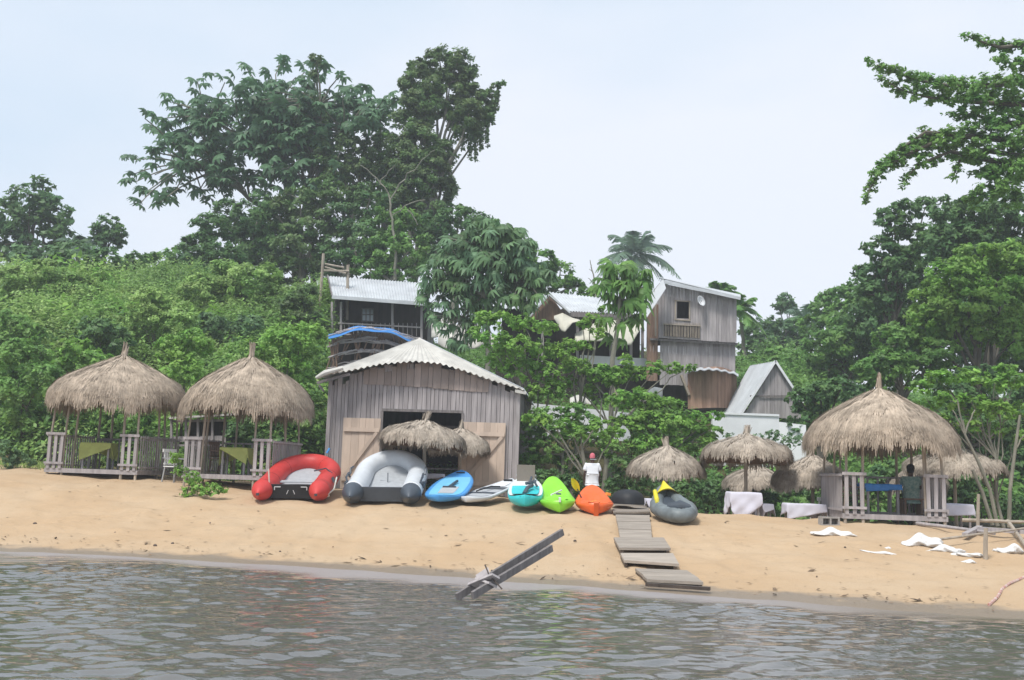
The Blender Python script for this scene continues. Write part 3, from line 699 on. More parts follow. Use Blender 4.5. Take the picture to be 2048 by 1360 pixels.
# ------------------------------------------------------------------ house on the upper left terrace
Y = 45.0
root = thing('terrace_house', 'dark plank house with a grey metal roof and a veranda above the boathouse', 'house', at(750, 720, Y))
a = at(662, 720, Y); b_ = at(848, 720, Y); zt = at(750, 600, Y).z; zb = a.z - 1.2
w0, w1 = at(724, 650, Y), at(748, 650, Y); tw0 = (w0.x - a.x) / (b_.x - a.x); tw1 = (w1.x - a.x) / (b_.x - a.x)
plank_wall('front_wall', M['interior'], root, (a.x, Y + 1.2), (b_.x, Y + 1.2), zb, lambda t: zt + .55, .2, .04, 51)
plank_wall('side_wall', M['weathered'], root, (a.x, Y + 5), (a.x, Y + .1), zb, lambda t: zt + .9 * (1 - abs(2 * t - 1)), .2, .04, 52)
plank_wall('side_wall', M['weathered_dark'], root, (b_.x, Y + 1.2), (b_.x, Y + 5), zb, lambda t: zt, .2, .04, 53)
wy = Y + 1.15
o = MB().hexa([at(725, 641, wy), at(746, 642, wy), at(746, 642, wy + .02), at(725, 641, wy + .02), at(725, 618, wy), at(746, 619, wy), at(746, 619, wy + .02), at(725, 618, wy + .02)]).build('window', M['glass'], root)
mb = MB()
for px in (724, 732, 740, 747): mb.bar(at(px, 643, wy - .03), at(px, 617, wy - .03), .04)
for py in (617, 629, 643): mb.bar(at(723, py, wy - .035), at(748, py, wy - .035), .035, .045)
mb.build('window_frame', M['weathered_dark'], o)
for px in (664, 682, 785, 843): MB().bar(at(px, 722, Y), at(px, 604, Y), .1).build('veranda_post', M['weathered'], root)
mb = MB().bar(at(676, 646, Y - .05), at(845, 655, Y - .05), .05, .06).bar(at(676, 668, Y - .05), at(845, 676, Y - .05), .05, .06)
for px in range(680, 845, 9): mb.bar(at(px, 646, Y - .02), at(px, 672, Y - .02), .05, .02, random.random())
mb.build('railing', M['weathered'], root)
mb = MB().hexa([at(662, 676, Y), at(850, 684, Y), at(850, 684, Y + 1.3), at(662, 676, Y + 1.3), at(662, 670, Y), at(850, 678, Y), at(850, 678, Y + 1.3), at(662, 670, Y + 1.3)]).build('veranda_floor', M['weathered_dark'], root)
corrugated('roof', M['metal_roof'], root, at(655, 552, Y + 2.6), at(846, 566, Y + 2.6), at(852, 606, Y - .6), at(664, 592, Y - .6), nw=34, amp=.025)
corrugated('roof', M['metal_roof'], root, at(655, 552, Y + 2.6), at(846, 566, Y + 2.6), at(846, 600, Y + 5.6), at(650, 590, Y + 5.6), nw=20, amp=.02)
mb = MB().bar(at(664, 594, Y - .62), at(852, 608, Y - .62), .06, .16); mb.build('fascia', M['metal_roof'], root)
mb = MB().bar(at(655, 551, Y + 2.6), at(664, 592, Y - .62), .05, .1); mb.build('gable_edge', M['weathered_dark'], root)
# climbing poles at its left end
root = thing('pole_ladder', 'rough pole frame standing up behind the left end of the grey roofed house', 'pole frame', at(648, 690, Y + .5))
for (x0, y0, x1, y1) in [(634, 690, 647, 507), (694, 640, 696, 530)]: MB().tube([at(x0, y0, Y + .8), at(x1, y1, Y + .8)], .07, 7).build('upright', M['pole'], root)
for (x0, y0, x1, y1) in [(648, 541, 698, 542), (650, 534, 692, 547), (650, 528, 688, 535)]: MB().tube([at(x0, y0, Y + .7), at(x1, y1, Y + .7)], .05, 6).build('rung', M['pole'], root)

# ------------------------------------------------------------------ stick shelter with a blue tarpaulin
Y = 37.5
root = thing('stick_shelter', 'low shelter of rough branches behind the boathouse roof', 'shelter', at(745, 740, Y))
def arc(px, lift=0): return 672 - 22 * math.sin(min(max((px - 655) / 180, 0), 1) * math.pi) + lift + (px - 655) * .06
rs = np.random.RandomState(5)
mb = MB()
for row in range(4):
    for k in range(26):
        x0 = rs.uniform(652, 800); ln = rs.uniform(30, 80); y0 = arc(x0, row * 22) + rs.uniform(-3, 4); x1 = min(x0 + ln, 842); y1 = arc(x1, row * 22) + rs.uniform(-3, 4)
        mb.tube([at(x0, y0, Y + rs.uniform(-.2, .3)), at((x0 + x1) / 2, (y0 + y1) / 2 - rs.uniform(-2, 4), Y - .1), at(x1, y1, Y + rs.uniform(-.2, .3))], rs.uniform(.012, .03), 5, rs.rand())
mb.build('branches', M['weathered'], root)
mb = MB()
for k in range(40):
    x0 = rs.uniform(655, 835); mb.tube([at(x0, arc(x0) + rs.uniform(0, 20), Y), at(x0 + rs.uniform(-25, 25), arc(x0) + rs.uniform(45, 90), Y + rs.uniform(-.2, .2))], rs.uniform(.015, .035), 5, rs.rand())
mb.build('twigs', M['brown_plank'], root)
plank_wall('back_panel', M['interior'], root, (at(655, 700, Y).x, Y + .7), (at(838, 700, Y).x, Y + .7), 4.0, lambda t: at(655 + 183 * t, arc(655 + 183 * t, 8), Y + .7).z, .2, .03, 55)
def tf(u, v):
    px = 657 + u * 175; return at(px, arc(px) - 3 + 9 * v + 2 * math.sin(u * 15), Y + .5 - 1.1 * v)
o = MB().sheet(tf, 40, 5, .01).build('tarpaulin', M['blue_tarp'], None, smooth=True); tag(o, 'bright blue tarpaulin bowed over the stick shelter', 'tarpaulin')

# ------------------------------------------------------------------ middle house with cream drapes
Y = 44.0
root = thing('terrace_lodge', 'long lodge with a pale metal roof and brown gable in the middle of the terrace', 'house', at(1180, 780, Y))
corrugated('roof', M['metal_roof'], root, at(1098, 584, Y + 3), at(1296, 606, Y + 3), at(1300, 630, Y - .3), at(1135, 622, Y - .3), nw=30, amp=.025, nv=2)
corrugated('roof', M['metal_roof'], root, at(985, 582, Y + 4), at(1098, 590, Y + 4), at(1110, 622, Y + 1.6), at(985, 615, Y + 1.6), nw=18, amp=.025, nv=2)
mb = MB(); mb.hexa([at(1058, 640, Y - .1), at(1136, 640, Y - .1), at(1136, 640, Y + .2), at(1058, 640, Y + .2), at(1094, 594, Y - .1), at(1104, 594, Y - .1), at(1104, 594, Y + .2), at(1094, 594, Y + .2)]).build('gable', M['brown_plank'], root)
mb = MB().bar(at(1054, 640, Y - .35), at(1098, 590, Y - .35), .3, .07).bar(at(1098, 590, Y - .35), at(1140, 626, Y - .35), .3, .07); mb.build('barge_board', M['metal_roof'], root)
mb = MB().bar(at(1130, 628, Y - .3), at(1300, 636, Y - .3), .1, .22); mb.build('fascia', M['weathered_dark'], root)
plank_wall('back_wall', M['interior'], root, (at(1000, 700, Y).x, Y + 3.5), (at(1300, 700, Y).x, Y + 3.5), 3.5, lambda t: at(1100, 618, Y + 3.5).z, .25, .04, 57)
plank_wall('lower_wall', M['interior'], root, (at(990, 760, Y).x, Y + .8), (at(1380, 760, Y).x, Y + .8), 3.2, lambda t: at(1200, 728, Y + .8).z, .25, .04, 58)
for px in (1085, 1155, 1222, 1262, 1285): MB().bar(at(px, 725, Y), at(px, 630, Y), .12).build('post', M['weathered'], root)
mb = MB().hexa([at(1160, 727, Y - .3), at(1396, 738, Y - .3), at(1396, 738, Y + .8), at(1160, 727, Y + .8), at(1160, 710, Y - .3), at(1396, 722, Y - .3), at(1396, 722, Y + .8), at(1160, 710, Y + .8)])
mb.build('balcony_band', M['white_paint'], root)
for k, (x0, y0, x1, y1) in enumerate([(1362, 750, 1378, 790), (1225, 772, 1243, 815)]): MB().bar(at(x0, y0, Y - 1), at(x1, y1, Y - 1), .2, .1).build('slanting_prop', M['pole'], root)
def drape(pts_top, sag, Yd, label, px0, px1, seed, m='cream_cloth', depth=.8, cat='canopy'):
    rs = np.random.RandomState(seed); p1, p2 = rs.uniform(0, 6, 2)
    def fn(u, v):
        px = px0 + u * (px1 - px0); top = np.interp(px, [a for a, _ in pts_top], [b for _, b in pts_top]); bot = np.interp(px, [a for a, _ in sag], [b for _, b in sag])
        return at(px, float(top + (bot - top) * v), Yd - depth * math.sin(v * math.pi * .5) + .12 * math.sin(u * 14 + p1) * v)
    o = MB().grid(fn, 44, 10).build('cloth_canopy', M[m], None, smooth=True)
    sd = o.modifiers.new('t', 'SOLIDIFY'); sd.thickness = .01
    return tag(o, label, cat, 'cloth drapes of the lodge')
drape([(1108, 632), (1125, 626), (1145, 636), (1160, 640)], [(1108, 637), (1123, 662), (1130, 664), (1145, 646), (1160, 642)], Y - .4, 'small pointed cream drape below the brown gable', 1108, 1160, 61)
drape([(1150, 668), (1200, 640), (1240, 640), (1287, 645)], [(1150, 686), (1165, 682), (1220, 683), (1232, 692), (1262, 690), (1275, 668), (1287, 648)], Y - .5, 'wide sagging cream drape under the lodge roof next to the tower', 1150, 1287, 62)
def scal(px, base, k): return base + 10 * abs(math.sin((px - 858) / 22 * 1.5 + k))
for k, (x0, x1, yt, yb) in enumerate([(857, 915, 626, 640), (863, 960, 648, 666), (876, 990, 668, 688)]):
    drape([(x, yt + 3 * math.sin(x * .2)) for x in range(x0, x1 + 6, 6)], [(x, scal(x, yb, k)) for x in range(x0, x1 + 6, 6)], Y - 1.5 - k * .5, ['uppermost', 'middle', 'lowest'][k] + ' of the three scalloped white cloth strips behind the large leaved tree', x0, x1, 63 + k, 'white_sheet', .3, 'cloth strip')
# white cloths glimpsed through the shrubs
for k, (x0, x1, yt, yb, lab) in enumerate([(1140, 1182, 788, 806, 'white sheet seen through the shrubs just right of the boathouse roof'), (1293, 1325, 774, 796, 'round topped white sheet behind the shrubs below the tower')]):
    drape([(x0, yt + 8), ((x0 + x1) / 2, yt), (x1, yt + 3)], [(x0, yb), (x1, yb + 3)], 38.0, lab, x0, x1, 67 + k, 'white_sheet', .3, 'sheet')
Y2 = 37.0
root = thing('white_low_wall', 'low white wall seen through the shrubs right of the boathouse', 'wall', at(1150, 820, Y2))
a, b_ = at(1062, 806, Y2), at(1262, 826, Y2)
MB().hexa([(a.x, Y2, a.z - 1.3), (b_.x, Y2, a.z - 1.3), (b_.x, Y2 + .2, a.z - 1.3), (a.x, Y2 + .2, a.z - 1.3), (a.x, Y2, a.z), (b_.x, Y2, b_.z), (b_.x, Y2 + .2, b_.z), (a.x, Y2 + .2, a.z)]).build('wall', M['white_paint'], root)

# ------------------------------------------------------------------ tower
Y = 43.0
root = thing('plank_tower', 'tall grey plank tower house with a dark window and sloping metal roof', 'tower', at(1400, 815, Y))
P = lambda px, py, dy=0: at(px, py, Y + dy)
A, B = P(1318, 676), P(1473, 686); zt = lambda t: P(1322 + 155 * t, 566 + t * 32).z
xa, xb = A.x, B.x
tw = lambda px: (at(px, 620, Y).x - xa) / (xb - xa)
plank_wall('upper_wall', M['weathered'], root, (xa, Y), (xb, Y), A.z, zt, .13, .03, 71, [(tw(1352), tw(1378), P(1365, 637).z, P(1365, 603).z)], zbot=lambda t: P(1318 + 155 * t, 675 + 10 * t).z)
plank_wall('upper_side_wall', M['weathered'], root, (xa, Y + 4), (xa, Y), A.z, lambda t: zt(0), .16, .03, 72)
plank_wall('upper_side_wall', M['weathered'], root, (xb, Y), (xb, Y + 4), A.z, lambda t: zt(1), .16, .03, 73)
plank_wall('upper_back_wall', M['interior'], root, (xb, Y + 2.5), (xa, Y + 2.5), A.z, lambda t: zt(1 - t), .3, .03, 74)
fl_ = MB().hexa([P(1300, 680, 0.05), P(1476, 690, 0.05), P(1476, 690, 4), P(1300, 680, 4), P(1300, 676, 0.05), P(1476, 686, 0.05), P(1476, 686, 4), P(1300, 676, 4)]); fl_.build('upper_floor', M['weathered_dark'], root)
corrugated('roof', M['metal_roof'], root, P(1318, 555, -.4), P(1318, 555, 4.2), P(1481, 590, 4.2), P(1481, 594, -.4), nw=30, amp=.03, nv=12)
mb = MB().bar(P(1322, 562, -.42), P(1481, 597, -.42), .04, .13, up=(0, 0, 1)); mb.build('fascia', M['metal_roof'], root)
mb = MB()
for a_, b2 in (((1351, 639), (1351, 601)), ((1379, 640), (1379, 602)), ((1349, 601), (1381, 603)), ((1349, 639), (1381, 641))): mb.bar(P(*a_, -.03), P(*b2, -.03), .05)
mb.build('window_frame', M['pole'], root)
mb = MB()
for i in range(24):
    px = 1328 + i * 3.1; mb.bar(P(px, 645 + i * .05, -.06), P(px + rs.uniform(-1, 1), 672 + i * .2, -.06), .025, .02, rs.rand())
mb.bar(P(1326, 648, -.08), P(1402, 652, -.08), .03, .04)
MB().hexa([P(1328, 672, -.045), P(1400, 676, -.045), P(1400, 676, -.02), P(1328, 672, -.02), P(1328, 648, -.045), P(1400, 652, -.045), P(1400, 652, -.02), P(1328, 648, -.02)]).build('slat_gap_shade', M['interior'], root)  # dark sheet added behind the slats as the shade in their gaps
mb.build('slatted_screen', M['pole'], root)
MB().bar(P(1311, 604, -.05), P(1311, 672, -.05), .07).build('corner_post', M['pole'], root)
plank_wall('side_bay', M['brown_plank'], root, (P(1296, 640).x, Y + .3), (xa, Y + .3), P(1300, 760).z, lambda t: P(1300, 606).z, .14, .03, 75)
# lower storeys
xc, xd = P(1322, 740).x, P(1474, 740).x
plank_wall('middle_wall', M['weathered'], root, (xc, Y + .35), (xd, Y + .35), P(1400, 770).z, lambda t: P(1400, 680).z, .13, .03, 76)
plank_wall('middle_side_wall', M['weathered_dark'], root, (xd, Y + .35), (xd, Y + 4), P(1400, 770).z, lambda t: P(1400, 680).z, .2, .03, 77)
def lowroof(u, v):
    px = 1372 + u * 105; py = 741 - 9 * math.sin(u * math.pi) ** .8 + 6 * u; return at(px, py + v * 5 + 1.2 * math.sin(u * 40), Y - 1.0 * v + .3 - .9 * math.sin(u * math.pi))
MB().sheet(lowroof, 40, 4, .03).build('lower_eave', M['metal_roof'], root)
mb = MB(); n = 26
for i in range(n):
    f = lambda t, py: (lambda q: (q.x, q.y - .9 * math.sin(t * math.pi), q.z))(P(1376 + t * 98, py, .1))
    t0, t1 = i / n, (i + .93) / n; a1 = f(t0, 818); b1 = f(t1, 818); a2 = f(t0, 742 - 7 * math.sin(t0 * math.pi) + 5 * t0); b2 = f(t1, 742 - 7 * math.sin(t1 * math.pi) + 5 * t1)
    bk_ = lambda p: (p[0], p[1] + .04, p[2])
    mb.hexa([a1, b1, bk_(b1), bk_(a1), a2, b2, bk_(b2), bk_(a2)], rs.rand())
mb.build('curved_lower_wall', M['orange_plank'], root)
# sheet leaning from the tower roof
MB().sheet(lambda u, v: at(1288 + u * 38 + 6 * v, 612 - 50 * u - 4 + 26 * v * (1 - .3 * u), Y - .5 - .3 * v), 8, 6, .02).build('side_roof', M['metal_roof'], root)
d = thing('satellite_dish', 'white satellite dish on the tower wall right of the window', 'satellite dish', P(1400, 603, -.35))
mb = MB().lathe([(0.01, 0), (.1, .01), (.18, .04), (.24, .085)], seg=20); mb.v = [tuple(Euler((R(75), R(10), R(35))).to_matrix() @ Vector(v)) for v in mb.v]
o = mb.build('dish', M['white_paint'], d, world=False, smooth=True); sd = o.modifiers.new('t', 'SOLIDIFY'); sd.thickness = .01
MB().bar((0, .02, 0), (0, .34, -.06), .03).build('bracket', M['steel'], d, world=False)
MB().bar((0, -.0, -.1), (.04, -.24, .02), .02).build('feed_arm', M['steel'], d, world=False)

# ------------------------------------------------------------------ A-frame hut and its white wall
Y = 39.5
root = thing('a_frame_hut', 'small A-frame hut with steep white metal roof right below the tower', 'hut', at(1520, 830, Y))
P = lambda px, py, dy=0: at(px, py, Y + dy)
corrugated('roof', M['metal_roof'], root, P(1552, 722, 0) , P(1500, 731, 3.2), P(1443, 832, 3.2), P(1480, 832, 0), nw=16, amp=.015)
corrugated('roof', M['metal_roof'], root, P(1552, 722, 0), P(1500, 731, 3.2), P(1570, 800, 3.2), P(1606, 800, 0), nw=16, amp=.015)
mb = MB().bar(P(1551, 722, -.03), P(1479, 833, -.03), .05, .09).bar(P(1551, 722, -.03), P(1606, 806, -.03), .05, .09); mb.build('barge_board', M['white_paint'], root)
g0x, g1x = P(1486, 830, .15).x, P(1602, 830, .15).x
def gt(t):
    px = 1486 + 116 * t; return P(px, 832 - (px - 1486) * 1.65, .15).z if px < 1551 else P(px, 726 + (px - 1551) * 1.45, .15).z
plank_wall('gable_wall', M['weathered'], root, (g0x, Y + .15), (g1x, Y + .15), P(1540, 835).z, gt, .15, .03, 81)
MB().bar(P(1500, 792, .08), P(1592, 792, .08), .03, .06).build('gable_batten', M['weathered_dark'], root)
Y = 37.0
root = thing('white_wall', 'white painted wall in front of the A-frame hut', 'wall', at(1510, 880, Y))
a, b_, c_ = at(1425, 828, Y), at(1558, 833, Y), at(1612, 850, Y - .5)
mb = MB().hexa([(a.x, Y, 2.2), (b_.x, Y, 2.2), (b_.x, Y + .25, 2.2), (a.x, Y + .25, 2.2), (a.x, Y, a.z), (b_.x, Y, b_.z), (b_.x, Y + .25, b_.z), (a.x, Y + .25, a.z)])
mb.hexa([(b_.x + .003, Y, 2.2), (c_.x, Y - .5, 2.2), (c_.x, Y - .25, 2.2), (b_.x + .003, Y + .25, 2.2), (b_.x + .003, Y, b_.z - .2), (c_.x, Y - .5, c_.z), (c_.x, Y - .25, c_.z), (b_.x + .003, Y + .25, b_.z - .2)])
mb.build('wall', M['white_paint'], root)
mb = MB().bar(Vector((a.x, Y + .12, a.z + .04)), Vector((b_.x, Y + .12, b_.z + .04)), .34, .08); mb.build('coping', M['white_paint'], root)
# ------------------------------------------------------------------ leaves
def leaf_quads(c, nrm, size, rs, aspect=.5, droop=.25):
    n = len(c); d = rs.normal(0, 1, (n, 3)); d[:, 2] -= droop * 2
    nrm = nrm / np.maximum(np.linalg.norm(nrm, axis=1, keepdims=True), 1e-6)
    d = d - nrm * (d * nrm).sum(1, keepdims=True); d /= np.maximum(np.linalg.norm(d, axis=1, keepdims=True), 1e-6)
    s = np.cross(nrm, d); sz = size[:, None]
    v = np.empty((n, 4, 3))
    v[:, 0] = c - d * sz * .5; v[:, 2] = c + d * sz * .5 - nrm * sz * .08
    v[:, 1] = c + s * sz * aspect * .5 - nrm * sz * .06 + d * sz * .05; v[:, 3] = c - s * sz * aspect * .5 - nrm * sz * .06 + d * sz * .05
    return v.reshape(-1, 3)
def rdir(n, rs):
    d = rs.normal(0, 1, (n, 3)); return d / np.linalg.norm(d, axis=1, keepdims=True)
def clumpcloud(blobs, leaf, cover, rs, clump=.3, flat=.7, up=.7):
    """blobs: (centre, rx, ry, rz). leaves gathered in sprays through the volume of every blob"""
    V = []; T = []
    for (c, rx, ry, rz) in blobs:
        area = math.pi * rx * rz; nl = int(1.7 * cover * area / (leaf * leaf * .3)); cr = clump * max(min(rx, rz), leaf * 2)
        m = max(8, int(3.2 * (rx * rz) / (cr * cr)))
        d = rdir(m, rs); d[:, 2] = np.where(rs.rand(m) < .25, np.abs(d[:, 2]), d[:, 2])
        rad = .35 + .65 * rs.rand(m) ** .45
        cc = np.array(c) + d * np.array([rx, ry, rz]) * rad[:, None]
        k = rs.randint(0, m, nl); out = d[k]
        cs = cr * rs.uniform(.6, 1.3, m)
        g = rdir(nl, rs) * (rs.rand(nl, 1) ** .5) * cs[k][:, None] * np.array([1, 1, flat])
        p = cc[k] + g
        nrm = out * .7 + rs.normal(0, .55, (nl, 3)) + np.array([0, -.12, up]) + g / np.maximum(cs[k][:, None], .01) * .4
        size = leaf * rs.uniform(.65, 1.35, nl)
        V.append(leaf_quads(p, nrm, size, rs))
        ct = rs.uniform(0, 1, m); T.append(np.clip(.5 * ct[k] + .5 * rs.rand(nl), 0, 1))
    v = np.concatenate(V); return v, np.arange(len(v)).reshape(-1, 4), np.concatenate(T)
def limb(mb, a, b, r0, r1, rs, wob=.12, n=5):
    a = Vector(a); b = Vector(b); L_ = (b - a).length; pts = []; rr = []
    for i in range(n + 1):
        t = i / n; p = a.lerp(b, t) + Vector((rs.normal(0, wob * L_ * .15), rs.normal(0, wob * L_ * .15), wob * L_ * math.sin(t * math.pi) * .5)) * (0 if i in (0, n) else 1)
        pts.append(p); rr.append(r0 + (r1 - r0) * t)
    mb.tube(pts, rr, 7); return pts
def bl(px, py, r, Y, rs, sq=.85, jit=.6):
    if Y > 57.9 and Y < 58.1: r = r * 1.22
    y = Y + rs.uniform(-jit, jit) * r / FPX * Y; c = at(px, py, y); R_ = r / FPX * y
    return (tuple(c), R_, R_ * 1.0, R_ * sq)
def tree(name, label, cat, blobs, Y, leaf, m, seed, base=None, cover=5, trunk=.16, tm='bark', group=None, sq=.85, clump=.3, up=.7, limbs=True, crown='crown', fork=.5, jit=.6, twigs=0):
    rs = np.random.RandomState(seed); B = [bl(*b[:3], (b[3] if len(b) > 3 else Y), rs, sq, jit) for b in blobs]
    mx = np.mean([b[0][0] for b in B]); zb = min(b[0][2] - b[3] for b in B)
    if base: q = at(base, 700, Y); bx, by = q.x, Y
    else: bx, by = mx, Y
    gz = Gf(bx, by); root = thing(name, label, cat, (bx, by, gz), group=group)
    v, f, t = clumpcloud(B, leaf, cover, rs, clump, up=up); np_mesh(crown, v, f, M[m], root, t)
    if limbs:
        mb = MB(); zc = np.mean([b[0][2] for b in B]); top = Vector((mx * fork + bx * (1 - fork), by, gz + (zc - gz) * .72))
        pts = limb(mb, (bx, by, gz - .3), top, trunk, trunk * .6, rs, .08)
        for b in B:
            if b[1] < .62 and Y == 58: continue
            s_ = pts[rs.randint(2, len(pts))]
            limb(mb, s_, b[0], trunk * .42, trunk * .12, rs, .15)
            for _ in range(twigs):
                d = rdir(1, rs)[0]; limb(mb, b[0], Vector(b[0]) + Vector(d) * b[1] * .8, trunk * .12, trunk * .05, rs, .15, 3)
        mb.build('trunk', M[tm], root)
    return root
def chain(pts, r0, r1, n):
    """blobs strung along a bough"""
    o = []; xs = [p[0] for p in pts]; ys = [p[1] for p in pts]; t = np.linspace(0, 1, n); k = np.linspace(0, 1, len(pts))
    for u in t: o.append((float(np.interp(u, k, xs)), float(np.interp(u, k, ys)), r0 + (r1 - r0) * u))
    return o
def palmate(cs, axes, Rd, nl, rs, droop=.5, width=.3):
    """rosettes of long leaflets round the points cs, like open hands or small umbrellas"""
    n = len(cs); V = np.empty((n, nl, 2, 4, 3)); 
    for i in range(n):
        ax = Vector(axes[i]).normalized(); x = ax.orthogonal().normalized(); y = ax.cross(x); c = Vector(cs[i]); r = Rd * rs.uniform(.75, 1.25); a0 = rs.uniform(0, 6)
        for k in range(nl):
            a = a0 + 2 * math.pi * k / nl + rs.uniform(-.15, .15); d = x * math.cos(a) + y * math.sin(a); s = ax.cross(d); rk = r * rs.uniform(.8, 1.1); dr = droop * rs.uniform(.7, 1.4)
            p0 = c + d * rk * .06; p1 = c + d * rk * .55 - ax * rk * dr * .12; p2 = c + d * rk * .95 - ax * rk * dr * .65
            w_ = rk * width * .5
            V[i, k, 0] = [p0 - s * w_ * .25, p0 + s * w_ * .25, p1 + s * w_, p1 - s * w_]
            V[i, k, 1] = [p1 - s * w_, p1 + s * w_, p2 + s * w_ * .2, p2 - s * w_ * .2]
    v = V.reshape(-1, 3); t = np.repeat(np.clip(rs.rand(n) * .7 + .15, 0, 1), nl * 2) + rs.uniform(-.15, .15, n * nl * 2)
    return v, np.arange(len(v)).reshape(-1, 4), np.clip(t, 0, 1)

# ------------------------------------------------------------------ the green slope (stuff)
def scatter(n, xr, yr, keep, rs):
    x = rs.uniform(*xr, n); y = rs.uniform(*yr, n); k = keep(x, y); return x[k], y[k]
def groundcover(name, label, xr, yr, keep, n, leaf, m, seed, h=(.2, .8), rad=(.3, .8), per=60, up=.8):
    rs = np.random.RandomState(seed); x, y = scatter(n, xr, yr, keep, rs); z = G(x, y)
    hh = rs.uniform(*h, len(x)) * (1 + .5 * vnoise(x, y, 2.3, 5)); rd = rs.uniform(*rad, len(x))
    k = np.repeat(np.arange(len(x)), per); N_ = len(k); d = rdir(N_, rs); d[:, 2] = np.abs(d[:, 2])
    q = rs.rand(N_, 1) ** .35
    p = np.stack([x[k], y[k], z[k] - .05], -1) + d * q * np.stack([rd[k], rd[k], hh[k]], -1)
    nrm = d * .7 + rs.normal(0, .5, (N_, 3)) + np.array([0, -.15, up])
    ct = rs.rand(len(x)) * .7 + .3 * (.5 + .5 * vnoise(x, y, 3.1, 6))
    v = leaf_quads(p, nrm, leaf * rs.uniform(.6, 1.4, N_), rs, .45)
    o = np_mesh(name, v, np.arange(len(v)).reshape(-1, 4), M[m], None, np.clip(.6 * ct[k] + .4 * rs.rand(N_), 0, 1))
    return tag(o, label, 'undergrowth', kind='stuff')
edge = lambda x, y: y > np.interp(x, XC, YC) + 3.2 + .5 * vnoise(x, y, 1, 3)
nothut = lambda x, y: ~((y < 31.2) & (x > -13.5) & (x < -5.8))
groundcover('hillside_undergrowth', 'bright green bushes and creepers covering the left slope', (-32, -7.0), (31, 53), lambda x, y: edge(x, y) & nothut(x, y) & (x > -.56 * y) & (x < -.185 * y + .8 * vnoise(x, y, 2, 9)), 3000, .175, 'lf_hill', 101, (.3, 1.7), (.4, 1.3), 180)
groundcover('slope_top_grass', 'yellowish fine grass and weeds over the top of the left slope', (-22, -8.5), (42, 52), lambda x, y: (x > -.40 * y) & (x < -.20 * y) & (vnoise(x, y, 2.2, 12) > -.3), 900, .15, 'lf_straw', 105, (.6, 1.8), (.3, .8), 130, .3)
groundcover('broad_leaf_creeper', 'broad leaved creeper patches on the left slope', (-24, -6.5), (32, 50), lambda x, y: edge(x, y) & nothut(x, y) & (x > -.56 * y) & (x < -.19 * y) & (vnoise(x, y, 1.7, 14) > .15), 520, .36, 'lf_bright', 106, (.9, 2.0), (.4, 1.0), 60)
groundcover('dark_creeper', 'dark creeper patches in the folds of the left slope', (-24, -6.5), (32, 50), lambda x, y: edge(x, y) & nothut(x, y) & (x > -.56 * y) & (x < -.19 * y) & (vnoise(x, y, 1.9, 19) > .25), 560, .24, 'lf_dark', 107, (.8, 1.9), (.4, 1.1), 90)
groundcover('slope_foot_undergrowth', 'darker leafy growth along the foot of the left slope behind the pavilions', (-20, -6.0), (30.5, 34), lambda x, y: edge(x, y) & nothut(x, y), 700, .19, 'lf_mid', 102, (.5, 1.7), (.35, .8), 90)
groundcover('terrace_undergrowth', 'low green growth on the terraces below the houses', (-8, 14), (33, 58), lambda x, y: (x > -.19 * y) & ~((y > 35.5) & (y < 40) & (x > .5) & (x < 4.5)) & ~((x > 7.5) & (x < 11) & (y > 38.5)), 1500, .2, 'lf_mid', 103, (.3, .9), (.4, .9), 60)
groundcover('right_undergrowth', 'shaded green growth covering the ground on the right', (8, 36), (30, 85), lambda x, y: (x > .25 * y) & (x < .56 * y), 2600, .26, 'lf_mid', 104, (.4, 1.4), (.5, 1.2), 60)

